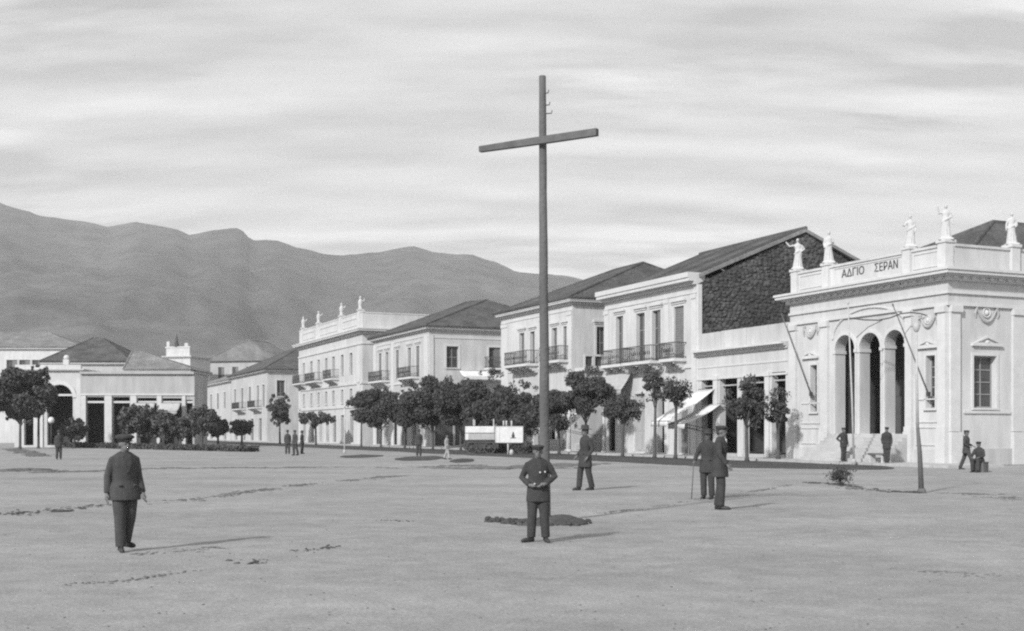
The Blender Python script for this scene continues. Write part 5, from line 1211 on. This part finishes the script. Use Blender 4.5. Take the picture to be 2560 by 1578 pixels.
bx = empty('stool_box', (c.x, c.y, c.z), R_(-50)); tag(bx, 'low dark wooden box under the seated man', 'box'); m.build('box', 'wood', bx); m = MB(); m.box(-.26,.26,-.18,.24,.401,.425); m.build('lid', 'wood', bx)
# far people
far = [('man in dark clothes standing before the street trees', 1047, 1141, 1.72, 0, 'cloth_dark', 'hat', {}), ('person in pale clothes walking near the pale planting pit', 1117, 1149, 1.45, 70, 'cloth_pale', None, dict(kneeR=(-.08,-.14,.5), ankR=(-.08,-.22,.09), kneeL=(.08,.06,.49), ankL=(.08,.24,.09))),
       ('left man of the group before the tall white building', 719, 1136, 1.70, 10, 'cloth_dark', 'hat', {}), ('middle man of the group before the tall white building', 737, 1139, 1.72, -40, 'cloth_dark', 'cap', dict(kneeL=(.09,.08,.49), ankL=(.09,.2,.09))), ('right man of the group before the tall white building', 755, 1135, 1.66, 80, 'cloth_dark', 'hat', {}),
       ('man in dark clothes standing before the hedge at the far left', 147, 1149, 1.66, 30, 'cloth_dark', 'hat', {}), ('man standing at the hedge near the shop row', 456, 1117, 1.68, 0, 'cloth_dark', 'cap', {})]
for lb, px, py, h, yw, ct, ht, ps in far: person(lb, px, py, h, R_(yw), ps, ct, None, ht, .03, .72, .03)

def statue(label, loc, rz, h, arm, seed):
    r = empty('statue', loc, rz); tag(r, label, 'statue', 'statues on the theatre parapet'); s = h/1.55; mb = MB(); rnd = random.Random(seed)
    hip = rnd.uniform(-.05,.05)
    mb.loft([(0,0,0.08*s,.25*s,.20*s), (0,0,.2*s,.22*s,.17*s), (hip*.5*s,0,.5*s,.17*s,.14*s), (hip*s,0,.8*s,.185*s,.14*s), (hip*.6*s,0,1.0*s,.14*s,.11*s), (0,0,1.17*s,.175*s,.115*s), (0,0,1.25*s,.15*s,.09*s), (0,0,1.3*s,.06*s,.055*s)], 18)
    for k in range(11):                                  # drapery folds
        t = 2*math.pi*k/11+.2; mb.tube([(.23*s*math.cos(t),.18*s*math.sin(t),.08*s), (.17*s*math.cos(t+.1)+hip*.5*s,.14*s*math.sin(t+.1),.5*s), (.16*s*math.cos(t+.25)+hip*s,.12*s*math.sin(t+.25),.82*s)], [.035*s,.028*s,.012*s], 6)
    mb.tube([(-.19*s,-.06*s,.75*s),(0,-.15*s,.86*s),(.2*s,-.04*s,.98*s),(.16*s,.08*s,1.2*s)], [.03*s,.045*s,.045*s,.03*s], 7)
    mb.tube([(0,0,1.25*s),(0,-.01*s,1.38*s)], [.05*s,.045*s], 8); mb.ell((0,-.015*s,1.44*s), (.07*s,.085*s,.1*s)); mb.ell((0,.03*s,1.47*s), (.078*s,.075*s,.08*s)); mb.ell((0,-.1*s,1.43*s), (.012*s,.02*s,.025*s), 8, 6)
    for sx, (el, wr) in zip((-1,1), arm):
        sh = Vector((sx*.17*s,0,1.2*s)); e = Vector(el)*s; w = Vector(wr)*s
        mb.tube([sh, sh*.5+e*.5, e, e*.5+w*.5, w], [.055*s,.05*s,.042*s,.04*s,.03*s], 9); mb.ell(w, (.035*s,.03*s,.045*s), 8, 6)
    mb.box(-.27*s,.27*s,-.22*s,.22*s,0.01,.085*s)
    union(mb, 'figure', 'statue_stone', r, .022, 2)
    m = MB(); m.box(-.3*s,.3*s,-.25*s,.25*s,0,.06*s); m.build('base', 'statue_stone', r)
arms = [(((-.38,-.08,1.15),(-.55,-.1,1.35)), ((.33,.02,1.0),(.2,-.12,.88))), (((-.24,.0,.95),(-.2,-.12,.75)), ((.22,-.02,.95),(.12,-.16,1.02))), (((-.27,-.1,1.0),(-.36,-.22,1.02)), ((.25,.02,.96),(.24,-.08,.72))), (((-.3,-.12,1.12),(-.34,-.2,1.42)), ((.24,.0,.95),(.27,-.06,.7))), (((-.25,0,.95),(-.27,-.08,.7)), ((.25,.0,.95),(.15,-.14,.85)))]
lbs = ('statue with one arm raised at the left end of the theatre parapet', 'slim statue second from the left on the theatre parapet', 'statue above the right end of the theatre lettering', 'statue with a raised hand at the corner of the theatre', 'statue on the side parapet at the right edge of the view')
for i, (x, y) in enumerate(PED): statue(lbs[i], TH.world(x, y, PEDZ), ROT+(R_(50) if i < 4 else R_(60)), (1.75,1.75,1.6,1.7,1.6)[i], arms[i], i)

# grow the skins
dg = bpy.context.evaluated_depsgraph_get()
for o in PENDING:
    me = bpy.data.meshes.new_from_object(o.evaluated_get(dg)); me.name = o.name
    o.modifiers.clear(); old = o.data; mt = old.materials[0]; o.data = me
    if not me.materials: me.materials.append(mt)
    for p in me.polygons: p.use_smooth = True
    bpy.data.meshes.remove(old)

# ------------------------------------------------------------------ air
def haze():
    mb = MB(); mb.box(-4200, 4200, -600, 4200, -2.0, 480); o = mb.build('haze', 'trim'); o.data.materials.clear()
    m = bpy.data.materials.new('haze'); m.use_nodes = True; nt = m.node_tree; nt.nodes.clear()
    v = nt.nodes.new('ShaderNodeVolumePrincipled'); v.inputs['Color'].default_value = (1,1,1,1); v.inputs['Density'].default_value = HAZE; v.inputs['Anisotropy'].default_value = 0.0
    out = nt.nodes.new('ShaderNodeOutputMaterial'); nt.links.new(v.outputs[0], out.inputs['Volume']); o.data.materials.append(m); tag(o, kind='stuff')
HAZE = 0.00017
haze()
